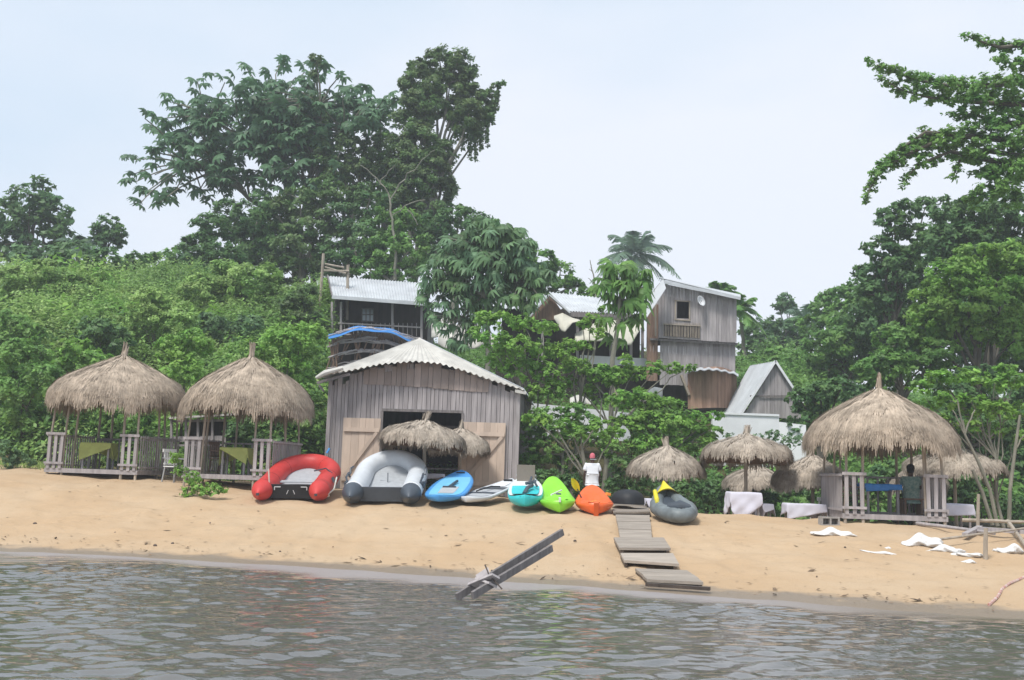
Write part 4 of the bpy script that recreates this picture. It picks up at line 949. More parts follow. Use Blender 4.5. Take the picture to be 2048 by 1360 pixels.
# ------------------------------------------------------------------ bushes that stand out on the left slope
bs = [
 ('tall_bush', 'large rounded bush at the top of the slope below the umbrella leaved tree', [(455, 570, 60), (510, 560, 55), (550, 590, 45), (400, 585, 45), (480, 610, 60)], 45, 'lf_hill', .17),
 ('tall_bush', 'long bush running along the left top of the slope', [(30, 560, 45), (95, 560, 50), (160, 580, 45), (60, 600, 50), (130, 620, 50)], 44, 'lf_hill', .17),
 ('leafy_bush', 'bush in the middle of the slope above the gap between the left pavilions', [(300, 610, 45), (350, 640, 50), (280, 650, 40)], 39, 'lf_hill', .16),
 ('leafy_bush', 'dark leaved bush left of the leftmost pavilion', [(40, 720, 55), (90, 760, 45), (30, 800, 60), (70, 850, 45)], 32.5, 'lf_mid', .15),
 ('leafy_bush', 'bush directly above the roof of the pavilion beside the boathouse', [(560, 690, 50), (610, 680, 45), (520, 720, 35), (600, 740, 45)], 33.5, 'lf_bright', .15),
 ('leafy_bush', 'bush pressed against the left wall of the boathouse', [(610, 800, 38), (618, 850, 36), (605, 900, 34), (628, 935, 26)], 31.8, 'lf_mid', .14),
 ('leafy_bush', 'bush between the two left pavilion roofs', [(350, 700, 40), (390, 690, 38), (370, 740, 36)], 33, 'lf_bright', .15),
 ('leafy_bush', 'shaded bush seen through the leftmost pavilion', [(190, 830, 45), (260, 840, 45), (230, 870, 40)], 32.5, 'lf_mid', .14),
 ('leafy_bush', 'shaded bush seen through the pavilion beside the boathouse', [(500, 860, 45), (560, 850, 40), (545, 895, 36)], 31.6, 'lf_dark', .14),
 ('leafy_bush', 'dark bush at the left edge halfway up the slope', [(20, 650, 40), (60, 670, 34), (10, 690, 40)], 38, 'lf_mid', .2),
 ('leafy_bush', 'dark drooping bush in the fold left of the middle of the slope', [(200, 660, 38), (235, 680, 34), (180, 690, 34)], 37.5, 'lf_dark', .22),
 ('leafy_bush', 'large leaved bush low on the slope just above the leftmost pavilion roof', [(150, 700, 34), (190, 720, 30), (120, 730, 34)], 34, 'lf_bright', .24),
 ('leafy_bush', 'bush high on the slope next to the brown twigs', [(420, 650, 36), (460, 670, 34), (500, 650, 30)], 41, 'lf_blue', .22),
 ('leafy_bush', 'bush with brown twigs at the left end of the grey roofed house', [(590, 620, 40), (625, 650, 34), (610, 590, 30)], 42, 'lf_olive', .16),
]
for i, (n, lab, b, Y, m, lf) in enumerate(bs): tree(n, lab, 'bush', b, Y, lf, m, 200 + i, cover=5.5, trunk=.06, crown='foliage', sq=.8, group='bushes on the left slope')

# ------------------------------------------------------------------ trees behind the left slope
tree('broadleaf_tree', 'tree at the far left edge with a rounded airy crown against the sky', 'tree', [(60, 405, 48), (105, 430, 45), (20, 430, 45), (75, 470, 60), (130, 480, 35), (10, 490, 50), (85, 370, 22)], 62, .42, 'lf_dark', 301, cover=3.6, trunk=.3)
tree('broadleaf_tree', 'small round dark tree standing alone right of the far left tree', 'tree', [(218, 452, 26), (205, 468, 24), (232, 468, 24), (218, 482, 28), (192, 458, 12)], 62, .34, 'lf_dark', 302, cover=4.5, trunk=.2)
tree('broadleaf_tree', 'drooping greyish tree below the far left tree on top of the slope', 'tree', [(95, 530, 45), (150, 520, 45), (130, 570, 40), (50, 520, 40), (90, 565, 36), (170, 560, 30)], 52, .34, 'lf_blue', 303, cover=4, trunk=.2)
tree('broadleaf_tree', 'dark tree on the slope top below the small round tree', 'tree', [(215, 530, 45), (255, 545, 40), (190, 560, 40), (240, 580, 35), (275, 520, 24)], 50, .32, 'lf_dark', 304, cover=4.5, trunk=.2)
tree('broadleaf_tree', 'low feathery tree in the dip of the skyline left of the umbrella leaved tree', 'tree', [(300, 525, 26), (330, 520, 22), (345, 505, 16), (310, 550, 32), (350, 545, 30)], 56, .32, 'lf_mid', 305, cover=3.5, trunk=.14)

# the dark wood under the umbrella tree, tree by tree
wood = [
 ('dark tree at the left end of the wood beside the skyline dip', [(395, 500, 42), (370, 530, 38), (420, 460, 38), (440, 520, 50), (400, 545, 40)], 54, 'lf_dark'),
 ('dark dense tree under the left boughs of the umbrella leaved tree', [(470, 440, 50), (520, 430, 50), (500, 490, 60), (545, 480, 50), (490, 530, 45)], 56, 'lf_dark'),
 ('olive green creeper clad tree in the middle of the wood', [(560, 440, 48), (600, 400, 42), (640, 450, 52), (600, 500, 60), (660, 380, 40), (575, 540, 50)], 55, 'lf_olive'),
 ('dark tree behind the pole frame of the grey roofed house', [(690, 430, 50), (720, 480, 58), (680, 520, 55), (740, 400, 48), (650, 560, 42)], 54, 'lf_dark'),
 ('tree joining the umbrella leaved tree to the leaning creeper column', [(770, 290, 34), (750, 340, 42), (790, 400, 46), (730, 400, 46), (760, 240, 22), (800, 360, 40), (820, 450, 40)], 59.5, 'lf_mid'),
 ('bushy dark tree behind the grey metal roof of the upper left house', [(790, 450, 50), (770, 510, 55), (820, 500, 45), (740, 540, 40), (810, 550, 38)], 52, 'lf_mid'),
 ('dark rounded tree right of the leaning creeper column', [(880, 450, 42), (920, 430, 30), (860, 490, 45), (960, 460, 40), (930, 490, 40)], 54, 'lf_dark'),
 ('low tree closing the wood above the brown gable', [(1080, 530, 40), (1120, 550, 35), (1100, 580, 30), (1150, 575, 24), (1050, 500, 28), (1040, 560, 40), (1180, 590, 18)], 54, 'lf_mid'),
 ('yellowish green tree crown hung in the middle of the umbrella leaved tree', [(690, 300, 32), (720, 320, 30), (680, 340, 30), (740, 290, 22), (710, 350, 26)], 58, 'lf_olive'),
]
for i, (lab, b, Y, m) in enumerate(wood): tree('forest_tree', lab, 'tree', b, Y, .25, m, 320 + i, cover=5.0, trunk=.28, group='trees of the dark wood on the hill', twigs=2, tm='pale_bark')

# ------------------------------------------------------------------ umbrella leaved tree
rs = np.random.RandomState(77); Y = 60.0
q = at(600, 620, Y); gz = Gf(q.x, Y)
root = thing('umbrella_tree', 'huge spreading tree with umbrella like leaf rosettes against the sky above the wood', 'tree', (q.x, Y, gz))
out_ = [(265, 345), (292, 380), (262, 315), (278, 405), (320, 400), (345, 350), (330, 232), (300, 245), (345, 200), (395, 158), (450, 160), (492, 130), (560, 125), (592, 150), (575, 168), (680, 145), (720, 178), (700, 170), (770, 190), (370, 290), (330, 262), (300, 300), (345, 280), (380, 340), (290, 232), (430, 205), (470, 190), (530, 165), (632, 115), (628, 135), (650, 180), (735, 205), (750, 235), (690, 215), (790, 200), (775, 225), (365, 205), (405, 210), (400, 180), (310, 345), (360, 330), (380, 360), (350, 385), (400, 375), (410, 395), (270, 360), (340, 385), (700, 240), (730, 255), (760, 250), (420, 330), (395, 300), (640, 150), (610, 140), (540, 150), (515, 175)]
fill = [(420, 250, 55, 52), (480, 235, 60, 64), (540, 230, 55, 60), (600, 230, 50, 46), (430, 310, 50, 44), (500, 310, 60, 54), (570, 300, 55, 48), (700, 220, 45, 30), (650, 260, 45, 34), (350, 300, 40, 26), (470, 370, 45, 26), (760, 220, 30, 12), (560, 360, 50, 24), (380, 240, 38, 26), (520, 190, 30, 14), (620, 180, 26, 10), (640, 330, 50, 26), (600, 270, 50, 30)]
tips = [(x, y, Y + rs.uniform(-3, 3)) for x, y in out_]
for x, y, r, n in fill:
    for _ in range(int(n * (.5 if x < 520 else .8))):
        a = rs.uniform(0, 6.28); rr = r * math.sqrt(rs.rand()); tips.append((x + rr * math.cos(a), y + rr * math.sin(a) * .9, Y + rs.uniform(-4, 4)))
cs = [at(*t) for t in tips]
ax = [(rs.normal(0, .3), -.25 + rs.normal(0, .3), 1) for _ in cs]
# every tip carries a small tier of rosettes
cs2 = []; ax2 = []
for c, a in zip(cs, ax):
    for _ in range(3): cs2.append(c + Vector((rs.normal(0, .32), rs.normal(0, .3), rs.normal(0, .24)))); ax2.append((a[0] + rs.normal(0, .35), a[1] + rs.normal(0, .3), 1))
v, f, t = palmate(cs2, ax2, .53, 9, rs, .8, .46); np_mesh('crown', v, f, M['lf_umbrella'], root, t)
mb = MB(); t0 = Vector((q.x, Y, gz - .5)); t1 = at(590, 470, Y); limb(mb, t0, t1, .42, .34, rs, .05)
hubs = [at(x, y, Y + rs.uniform(-1.5, 1.5)) for x, y in [(500, 400), (560, 330), (640, 340), (430, 345), (480, 280), (600, 250), (690, 270), (380, 330), (540, 230), (640, 210), (740, 250), (420, 240)]]
par = [-1, -1, -1, 0, 1, 1, 2, 3, 4, 5, 6, 4]
for h_, p_ in zip(hubs, par): limb(mb, t1 if p_ < 0 else hubs[p_], h_, .24 if p_ < 0 else .14, .10, rs, .14)
for c in cs:
    h_ = min(hubs, key=lambda h: (h - c).length); limb(mb, h_, c - Vector((0, 0, .15)), .06, .03, rs, .12, 4)
mb.build('trunk', M['pale_bark'], root)

# ------------------------------------------------------------------ leaning column of creepers
tree('creeper_clad_tree', 'tall leaning tree draped in creepers, its leafy arm hanging right over the sky', 'tree',
 [(832, 170, 30), (845, 135, 22), (880, 125, 26), (915, 125, 24), (935, 150, 22), (860, 165, 32), (900, 165, 26), (840, 210, 34), (870, 215, 30), (825, 250, 34), (850, 290, 36), (815, 300, 34), (855, 335, 36), (870, 380, 34), (835, 360, 36), (850, 420, 34), (800, 330, 30), (780, 370, 36), (885, 330, 20), (890, 300, 20), (800, 410, 36),
  (940, 190, 24), (905, 225, 26), (935, 235, 30), (965, 215, 26), (920, 180, 24), (950, 265, 16), (975, 190, 14), (990, 175, 10), (950, 245, 20), (930, 260, 14), (970, 235, 16), (1005, 168, 6), (820, 145, 8), (895, 355, 16), (900, 375, 10)] + [(x + .3 * k, y + 7 * k, 4.6 - .35 * k) for x, y, n in [(925, 262, 6), (938, 275, 7), (950, 272, 8), (961, 262, 6), (973, 250, 7), (984, 205, 7), (992, 190, 5), (912, 250, 5), (886, 320, 6), (900, 400, 6), (820, 130, 3), (875, 420, 7), (893, 390, 5)] for k in range(n)],
 58, .22, 'lf_olive', 340, base=800, cover=5.5, trunk=.3, tm='pale_bark', fork=.6, clump=.36, sq=1.0, twigs=1)
tree('creeper_clad_tree', 'narrow spire of creepers rising inside the umbrella leaved tree', 'tree', [(632, 118, 12), (630, 150, 12), (622, 200, 20), (615, 240, 28), (640, 250, 22), (600, 290, 30), (640, 300, 30), (565, 240, 14), (570, 280, 22)], 57.5, .26, 'lf_olive', 341, base=620, cover=4.5, trunk=.2, clump=.4, sq=1.1)
# bare hanging boughs right of it
rs = np.random.RandomState(9); root = thing('bare_tree', 'pale bare boughs tangled in front of the wood below the leaning creeper column', 'tree', at(800, 560, 51.5)); mb = MB()
for (x0, y0, x1, y1, r) in [(790, 480, 780, 400, .1), (780, 400, 745, 350, .06), (780, 400, 830, 340, .06), (785, 430, 850, 400, .05), (745, 350, 720, 330, .04), (760, 370, 790, 330, .035), (830, 340, 870, 300, .035), (815, 420, 835, 450, .05), (790, 560, 790, 480, .13)]:
    limb(mb, at(x0, y0, 51.5), at(x1, y1, 51.5), r * .7, r * .5, rs, .2)
mb.build('boughs', M['pale_bark'], root)
root = thing('dead_sapling', 'thin leafless sapling against the sky left of the papaya tree', 'tree', at(1190, 590, 50)); mb = MB()
for (x0, y0, x1, y1, r) in [(1192, 600, 1184, 540, .05), (1184, 540, 1180, 520, .03), (1190, 572, 1176, 556, .025), (1186, 545, 1178, 538, .02)]: limb(mb, at(x0, y0, 50), at(x1, y1, 50), r, r * .6, rs, .15)
mb.build('stem', M['pale_bark'], root)

# ------------------------------------------------------------------ trees with big hand shaped leaves
def hand_tree(label, regs, hubs_px, trunk_px, Y, Rd, m, seed, per=1, droop=1.0, trunk=.1, name='large_leaved_tree'):
    rs = np.random.RandomState(seed); b = at(trunk_px[0][0], trunk_px[0][1], Y); gz = Gf(b.x, Y)
    root = thing(name, label, 'tree', (b.x, Y, gz)); tips = []
    for x, y, r, n in regs:
        for _ in range(int(n * (1.7 if name == 'large_leaved_tree' else .9))):
            a = rs.uniform(0, 6.28); rr = r * math.sqrt(rs.rand()); tips.append(at(x + rr * math.cos(a), y + rr * math.sin(a), Y + rs.uniform(-1, 1) * r / FPX * Y))
    axs = [(rs.normal(0, .4), -.45 + rs.normal(0, .35), 1) for _ in tips]
    v, f, t = palmate(tips, axs, Rd, 10, rs, droop * 1.35, .40); np_mesh('crown', v, f, M[m], root, t)
    mb = MB(); P_ = [at(x, y, Y) for x, y in trunk_px]; P_[0] = Vector((b.x, Y, gz - .2)); mb.tube(P_, [trunk * (1 - .4 * i / len(P_)) for i in range(len(P_))], 8)
    hubs = [at(x, y, Y + rs.uniform(-.3, .3)) for x, y in hubs_px]
    for h_ in hubs: limb(mb, P_[-1], h_, trunk * .6, trunk * .35, rs, .12)
    for c in tips: limb(mb, min(hubs, key=lambda h: (h - c).length), c, .016, .012, rs, .1, 3)
    mb.build('trunk', M['pale_bark'], root); return root
hand_tree('big tree of drooping hand shaped blue green leaves left of the brown gable', [(970, 470, 40, 30), (930, 500, 45, 34), (1010, 490, 45, 36), (1050, 510, 38, 24), (890, 540, 40, 26), (960, 550, 60, 50), (1040, 560, 45, 30), (870, 580, 30, 10), (1060, 590, 25, 7), (920, 600, 40, 14), (980, 590, 40, 12), (880, 620, 26, 6), (915, 660, 34, 9), (950, 640, 20, 5), (1085, 540, 18, 6), (1020, 470, 20, 8)],
  [(960, 500), (930, 550), (1010, 530), (1040, 560), (900, 580), (975, 570), (920, 640)], [(975, 760), (977, 680), (972, 620), (968, 590)], 38.0, .35, 'lf_blue', 351, trunk=.11)
hand_tree('slender papaya like tree with hanging lobed leaves before the tower', [(1240, 545, 28, 16), (1215, 570, 25, 12), (1265, 570, 28, 14), (1245, 590, 30, 14), (1280, 550, 18, 6), (1215, 620, 20, 5), (1262, 628, 22, 5), (1285, 610, 18, 4), (1250, 660, 20, 3), (1215, 535, 14, 5), (1222, 680, 12, 2)],
  [(1242, 575), (1235, 600)], [(1222, 790), (1225, 720), (1236, 650), (1240, 600)], 36.0, .40, 'lf_mid', 352, trunk=.10, name='papaya_tree')

# ------------------------------------------------------------------ palms
def frond(V, T, c, az, el, L_, rs, nl=26, w=.16, drp=.9):
    d = Vector((math.cos(az), math.sin(az), 0)); P_ = []
    for i in range(nl + 1):
        s = i / nl; r = L_ * s * math.cos(el) * (1 - .12 * s); z = L_ * (s * math.sin(el) - drp * s * s * .55); P_.append(c + d * r + Vector((0, 0, z)))
    side = Vector((-d.y, d.x, 0)); tn = rs.uniform(.2, .8)
    for i in range(2, nl):
        s = i / nl; ll = L_ * .26 * math.sin(math.pi * (s * .86 + .12)) + .05; tdir = (P_[i + 1] - P_[i]).normalized()
        for sg in (-1, 1):
            e = P_[i] + side * sg * ll * .75 + tdir * ll * .5 - Vector((0, 0, ll * rs.uniform(.25, .6))); wv = tdir * w * .5
            V += [P_[i] - wv, P_[i] + wv, e + wv * .3, e - wv * .3]; T.append(min(1, max(0, tn + rs.uniform(-.2, .2))))
    for i in range(nl):
        u = Vector((0, 0, 1)) * w * .12; V += [P_[i] - u, P_[i + 1] - u * .8, P_[i + 1] + u * .8, P_[i] + u]; T.append(.8)
def palm(label, px, py, Y, L_, n, seed, m='lf_palm', els=(-.5, 1.35), trunk=.2, w=.16):
    rs = np.random.RandomState(seed); c = at(px, py, Y); gz = Gf(c.x, Y); root = thing('palm_tree', label, 'palm', (c.x, Y, gz)); V = []; T = []
    for k in range(n): frond(V, T, c, k * 2.4 + rs.uniform(-.3, .3), els[0] + (els[1] - els[0]) * (k + .5) / n, L_ * rs.uniform(.8, 1.1), rs, w=w)
    v = np.array([tuple(p) for p in V]); np_mesh('fronds', v, np.arange(len(v)).reshape(-1, 4), M[m], root, T)
    mb = MB(); limb(mb, (c.x + .4, Y, gz - .3), c, trunk, trunk * .7, rs, .05, 8); mb.build('trunk', M['pale_bark'], root); return root
palm('tall coconut palm against the sky left of the tower', 1272, 508, 95, 5.2, 22, 361, trunk=.2, w=.24)
palm('small palm peeping over the right end of the tower roof', 1440, 590, 62, 1.9, 14, 362, 'lf_mid', (.5, 1.4), .12, .16)
palm('palm with drooping fronds right behind the tower wall', 1478, 618, 60, 2.0, 16, 363, 'lf_mid', (-.4, 1.2), .12, .16)
palm('grey green palm in the hollow of the skyline right of the tower', 1540, 665, 80, 3.0, 18, 364, 'lf_palm', (-.3, 1.2))
palm('grey green palm among the trees on the right skyline', 1610, 640, 78, 3.0, 18, 365, 'lf_palm', (-.3, 1.2))
palm('half hidden palm at the far left below the edge tree', 155, 490, 62, 2.2, 12, 366, 'lf_palm', (-.3, 1.0))

# ------------------------------------------------------------------ shrubs round the boathouse and below the terraces
mids = [
 ('almond_tree', 'bright layered tree rising just right of the boathouse roof', [(965, 635, 26), (1000, 640, 30), (1045, 645, 28), (1090, 655, 26), (990, 680, 36), (1040, 695, 40), (1090, 700, 34), (955, 665, 22), (1000, 720, 40), (1050, 740, 42), (1095, 745, 36), (1130, 710, 24), (1070, 785, 30), (1110, 780, 26)], 33.0, 'lf_bright', 1075),
 ('almond_tree', 'leafy shoot with bright leaves in front of the wide cream drape', [(1185, 640, 22), (1195, 665, 18), (1165, 650, 15), (1205, 620, 12), (1170, 690, 20), (1140, 690, 22)], 34.0, 'lf_bright', 1150),
 ('almond_tree', 'layered tree in front of the white low wall', [(1150, 730, 30), (1190, 745, 32), (1230, 750, 30), (1180, 780, 26), (1220, 760, 22), (1130, 760, 24), (1270, 745, 26), (1310, 735, 24), (1350, 735, 20), (1382, 735, 14), (1250, 720, 18)], 34.0, 'lf_bright', 1210),
 ('almond_tree', 'dense rounded tree below the tower, left of the white wall', [(1240, 800, 34), (1285, 800, 38), (1330, 810, 36), (1290, 845, 44), (1340, 850, 44), (1385, 840, 36), (1395, 880, 36), (1420, 860, 26), (1350, 895, 40), (1290, 890, 40), (1430, 830, 16), (1250, 850, 38), (1420, 900, 22)], 32.0, 'lf_bright', 1330),
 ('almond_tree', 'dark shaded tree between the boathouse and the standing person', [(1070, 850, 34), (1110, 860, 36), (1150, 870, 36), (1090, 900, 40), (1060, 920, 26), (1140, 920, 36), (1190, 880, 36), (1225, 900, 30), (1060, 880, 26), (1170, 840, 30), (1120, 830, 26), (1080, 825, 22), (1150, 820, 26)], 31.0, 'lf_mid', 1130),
 ('almond_tree', 'low green spray over the head of the standing person', [(1060, 838, 18), (1090, 838, 18), (1130, 850, 22), (1160, 862, 22), (1195, 850, 24), (1225, 870, 26)], 29.5, 'lf_bright', 1190),
]
for i, (n, lab, b, Y, m, bx) in enumerate(mids): tree(n, lab, 'tree', b, Y, .155, m, 400 + i, base=bx, cover=4.2, trunk=.09, sq=.62, clump=.34, up=1.1, tm='pale_bark', group='layered almond trees below the houses')
shr = [
 ('dark shrub behind the black cover next to the walkway', [(1245, 935, 28), (1275, 960, 24), (1230, 975, 22), (1260, 1000, 18)], 29.5),
 ('dark shrub under the thatched parasol behind the inflatable kayak', [(1310, 980, 26), (1350, 985, 26), (1385, 975, 24), (1420, 985, 26)], 30.0),
 ('dark shrub behind the white table under the tilted parasol', [(1440, 975, 28), (1475, 960, 26), (1515, 990, 26), (1555, 990, 26), (1590, 990, 26)], 31.0),
 ('dark shrub behind the left railing of the right pavilion', [(1640, 985, 28), (1690, 975, 28), (1720, 990, 26), (1665, 1000, 24)], 30.0),
 ('dark shrub behind the right railing of the right pavilion', [(1760, 960, 34), (1800, 950, 36), (1830, 990, 32), (1870, 1000, 28)], 30.0),
 ('dark shrub behind the white table right of the right pavilion', [(1900, 990, 34), (1950, 1000, 32), (1990, 1010, 28), (2030, 1015, 28), (1930, 960, 30)], 29.0),
 ('shrub with pale leaves before the white wall', [(1460, 880, 18), (1545, 872, 18), (1575, 885, 16), (1515, 878, 14), (1600, 880, 14)], 34.0),
 ('dark shrub left of the standing person under the trees', [(1060, 965, 22), (1100, 960, 30), (1140, 965, 28), (1085, 990, 22)], 29.8),
]
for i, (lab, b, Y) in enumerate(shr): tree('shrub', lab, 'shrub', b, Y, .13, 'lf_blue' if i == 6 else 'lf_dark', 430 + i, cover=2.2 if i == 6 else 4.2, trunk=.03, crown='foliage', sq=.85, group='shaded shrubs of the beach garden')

# ------------------------------------------------------------------ right hillside
rh = [
 ('broad dark tree filling the gaps behind the trees of the right edge', [(1790, 570, 60), (1850, 530, 62), (1930, 500, 75), (2010, 480, 80), (2060, 520, 70), (1740, 640, 55), (1810, 660, 75), (1900, 640, 85), (2000, 640, 90), (1960, 560, 80), (2030, 720, 60), (1960, 720, 60), (2075, 640, 70), (2070, 760, 60)], 50, 'lf_dark', .28),
 ('mid green tree behind the stepped dark tree on the right slope', [(1700, 640, 46), (1740, 600, 44), (1780, 620, 60), (1700, 700, 60), (1780, 710, 66)], 54, 'lf_mid', .28),
 ('small round crowned tree on the far right skyline next to the tower', [(1570, 605, 22), (1558, 615, 14), (1585, 614, 14)], 85, 'lf_dark', .36),
 ('far trees in a low band behind the tower and the A-frame hut', [(1500, 660, 26), (1530, 690, 34), (1570, 680, 34), (1500, 700, 30), (1610, 690, 30), (1545, 650, 20), (1590, 650, 24)], 70, 'lf_dark', .38),
 ('sunny green tree behind the right slope of the A-frame roof', [(1500, 735, 30), (1545, 720, 34), (1590, 730, 38), (1620, 760, 36), (1570, 765, 30)], 56, 'lf_mid', .28),
 ('tree on the right skyline with a pointed feathery top', [(1640, 620, 30), (1680, 600, 34), (1665, 640, 38), (1710, 580, 26), (1645, 600, 18), (1620, 650, 26)], 62, 'lf_mid', .34),
 ('mid green tree filling the slope above the A-frame hut', [(1640, 690, 42), (1690, 680, 48), (1660, 730, 46), (1710, 720, 46), (1740, 670, 40)], 52, 'lf_mid', .27),
 ('dark tree with stepped crown below the lowest overhanging bough', [(1760, 500, 36), (1790, 450, 36), (1810, 420, 28), (1830, 480, 44), (1750, 550, 42), (1800, 540, 48), (1770, 600, 46), (1770, 430, 18), (1850, 415, 26), (1735, 590, 30)], 46, 'lf_dark', .25),
 ('massive dark tree behind the bright one at the right edge', [(1900, 430, 46), (1950, 420, 44), (2000, 430, 50), (2040, 420, 46), (1880, 490, 50), (1940, 490, 55), (2010, 500, 60), (2060, 480, 50)], 44, 'lf_dark', .25),
 ('bright large leaved tree bulging from the right edge', [(1900, 560, 50), (1950, 520, 50), (2010, 530, 56), (1870, 600, 46), (1930, 600, 60), (2000, 610, 66), (2040, 570, 60), (1850, 640, 40), (1960, 660, 56), (2030, 680, 60), (1900, 650, 50)], 38, 'lf_bright', .2),
 ('dark leafy tree above the roof of the right pavilion', [(1790, 680, 42), (1830, 700, 46), (1780, 730, 42), (1840, 740, 40), (1880, 710, 40), (1740, 740, 36), (1760, 780, 30)], 38, 'lf_mid', .19),
 ('shaded tree between the A-frame hut and the right pavilion', [(1640, 790, 36), (1600, 800, 30), (1680, 780, 36), (1610, 840, 32), (1650, 850, 30), (1715, 790, 30), (1590, 860, 20)], 37, 'lf_dark', .18),
 ('dark tree closing the view behind the light green tree at the right', [(1900, 780, 46), (1960, 770, 50), (2020, 780, 56), (1930, 840, 50), (1990, 850, 52), (2040, 860, 48), (1960, 910, 46), (2030, 930, 46), (1890, 850, 40), (1900, 920, 36)], 34, 'lf_dark', .17),
]
for i, (lab, b, Y, m, lf) in enumerate(rh): tree('hillside_tree', lab, 'tree', b, Y, lf, m, 450 + i, cover=5.6, trunk=.2, group='trees of the right hillside', clump=.3)
tree('light_green_tree', 'light green thin trunked tree right of the right pavilion', 'tree', [(1840, 775, 26), (1870, 755, 28), (1910, 750, 30), (1950, 755, 30), (1990, 765, 30), (2030, 760, 30), (1850, 810, 26), (1900, 800, 34), (1950, 810, 34), (2000, 820, 34), (2040, 820, 30), (1880, 840, 22), (1940, 850, 26), (1990, 860, 26), (2035, 870, 24), (2015, 740, 24)], 26.5, .14, 'lf_bright', 470, base=2000, cover=3.6, trunk=.05, sq=.6, clump=.36, up=1.2, tm='pale_bark', twigs=1)
root = thing('thin_trunks', 'bent pale double trunk leaning left behind the far right parasol', 'tree', gp(1995, 1052)); mb = MB(); rs = np.random.RandomState(4)
for P_ in ([(1995, 1052), (1980, 980), (1955, 920), (1930, 870), (1925, 840)], [(2018, 1055), (2020, 980), (2030, 900), (2040, 830)], [(1985, 1050), (1965, 985), (1945, 940)]): mb.tube([at(x, y, 25.0) for x, y in P_], [.05, .045, .04, .03, .03][:len(P_)], 7)
for (x0, y0, x1, y1) in [(1930, 870, 1905, 820), (1930, 870, 1950, 820), (2030, 900, 2048, 870), (1925, 850, 1915, 800)]: limb(mb, at(x0, y0, 25), at(x1, y1, 25), .025, .015, rs)
mb.build('trunk', M['pale_bark'], root)

# ------------------------------------------------------------------ overhanging tree at the upper right
rs = np.random.RandomState(55); Y = 33.0
boughs = [chain([(1738, 124), (1790, 145), (1850, 165), (1930, 175), (2050, 165)], 11, 36, 14), chain([(1760, 155), (1800, 180), (1880, 200), (1960, 205), (2050, 210)], 9, 34, 12), chain([(1932, 72), (1965, 84), (2000, 95), (2050, 90)], 10, 22, 7), chain([(1900, 232), (1940, 228), (1990, 240), (2050, 250)], 12, 34, 7), chain([(1732, 405), (1740, 375), (1765, 335), (1800, 318), (1850, 290), (1920, 270), (2050, 280)], 7, 42, 15), chain([(1802, 375), (1815, 345), (1850, 320), (1910, 300), (1980, 320)], 8, 30, 8), chain([(1905, 355), (1920, 320), (1960, 300)], 9, 22, 5), chain([(1745, 345), (1790, 305), (1850, 265)], 8, 16, 6), chain([(1960, 350), (2000, 340), (2050, 340)], 20, 40, 5), chain([(2000, 120), (2030, 130), (2070, 130)], 18, 26, 4)]
B = [bl(x, y, r, Y, rs, .72, 1.2) for c in boughs for x, y, r in c] + [bl(x, y, r, Y, rs, .8, 1) for x, y, r in [(1985, 375, 34), (2025, 385, 40), (1950, 400, 26), (2060, 330, 44), (2045, 290, 30), (2070, 230, 36)]]
bx = at(2290, 700, Y).x; gz = Gf(bx, Y); root = thing('overhanging_tree', 'large tree outside the right edge reaching dark layered boughs across the sky', 'tree', (bx, Y, gz))
v, f, t = clumpcloud(B, .17, 3.6, rs, .42, up=.9); np_mesh('crown', v, f, M['lf_mid'], root, t)
mb = MB(); limb(mb, (bx, Y, gz - .4), at(2250, 200, Y), .4, .26, rs, .04, 8)
for c in boughs:
    pts = [at(2250, c[-1][1] + 40, Y)] + [at(x, y, Y) for x, y, r in c[::-2]]; mb.tube(pts, np.linspace(.11, .015, len(pts)), 6)
mb.build('trunk', M['bark'], root)

# ------------------------------------------------------------------ small plants on the sand
tree('sand_plant', 'small yellow green shrub growing on the sand before the gap of the left pavilions', 'plant', [(385, 955, 17, 25.2), (400, 975, 18, 25.2), (430, 978, 16, 25), (375, 985, 14, 25.2), (352, 915, 15, 26), (360, 940, 13, 26), (448, 980, 9, 25), (410, 988, 12, 25)], 25.1, .10, 'lf_bright', 480, base=388, cover=3.2, trunk=.02, crown='foliage')
tree('sand_plant', 'grey green creeper at the left edge where sand meets the slope', 'plant', [(10, 905, 22), (35, 915, 18), (60, 925, 12), (20, 925, 16), (5, 890, 14)], 28.5, .12, 'lf_blue', 481, cover=3.0, trunk=.02, crown='foliage')
rs = np.random.RandomState(12); vs = []; tt = []
for k in range(2600):
    x = rs.uniform(-16, -12.2) if k % 3 else rs.uniform(-16, -5.6); y = float(np.interp(x, XC, YC)) + rs.uniform(-.4, 2.8) - (0 if k % 3 else -1.4)
    z = Gf(x, y); a = rs.uniform(0, 6); h = rs.uniform(.05, .22); b = Vector((x, y, z - .02)); s = Vector((math.cos(a), math.sin(a), 0)) * .012; tip = b + Vector((rs.normal(0, .07), rs.normal(0, .07), h))
    vs += [b - s, b + s, tip + s * .2, tip - s * .2]; tt.append(rs.rand())
v = np.array([tuple(p) for p in vs]); tag(np_mesh('grass_tufts', v, np.arange(len(v)).reshape(-1, 4), M['lf_hill'], None, tt), 'thin grass along the upper edge of the sand', 'grass', kind='stuff')
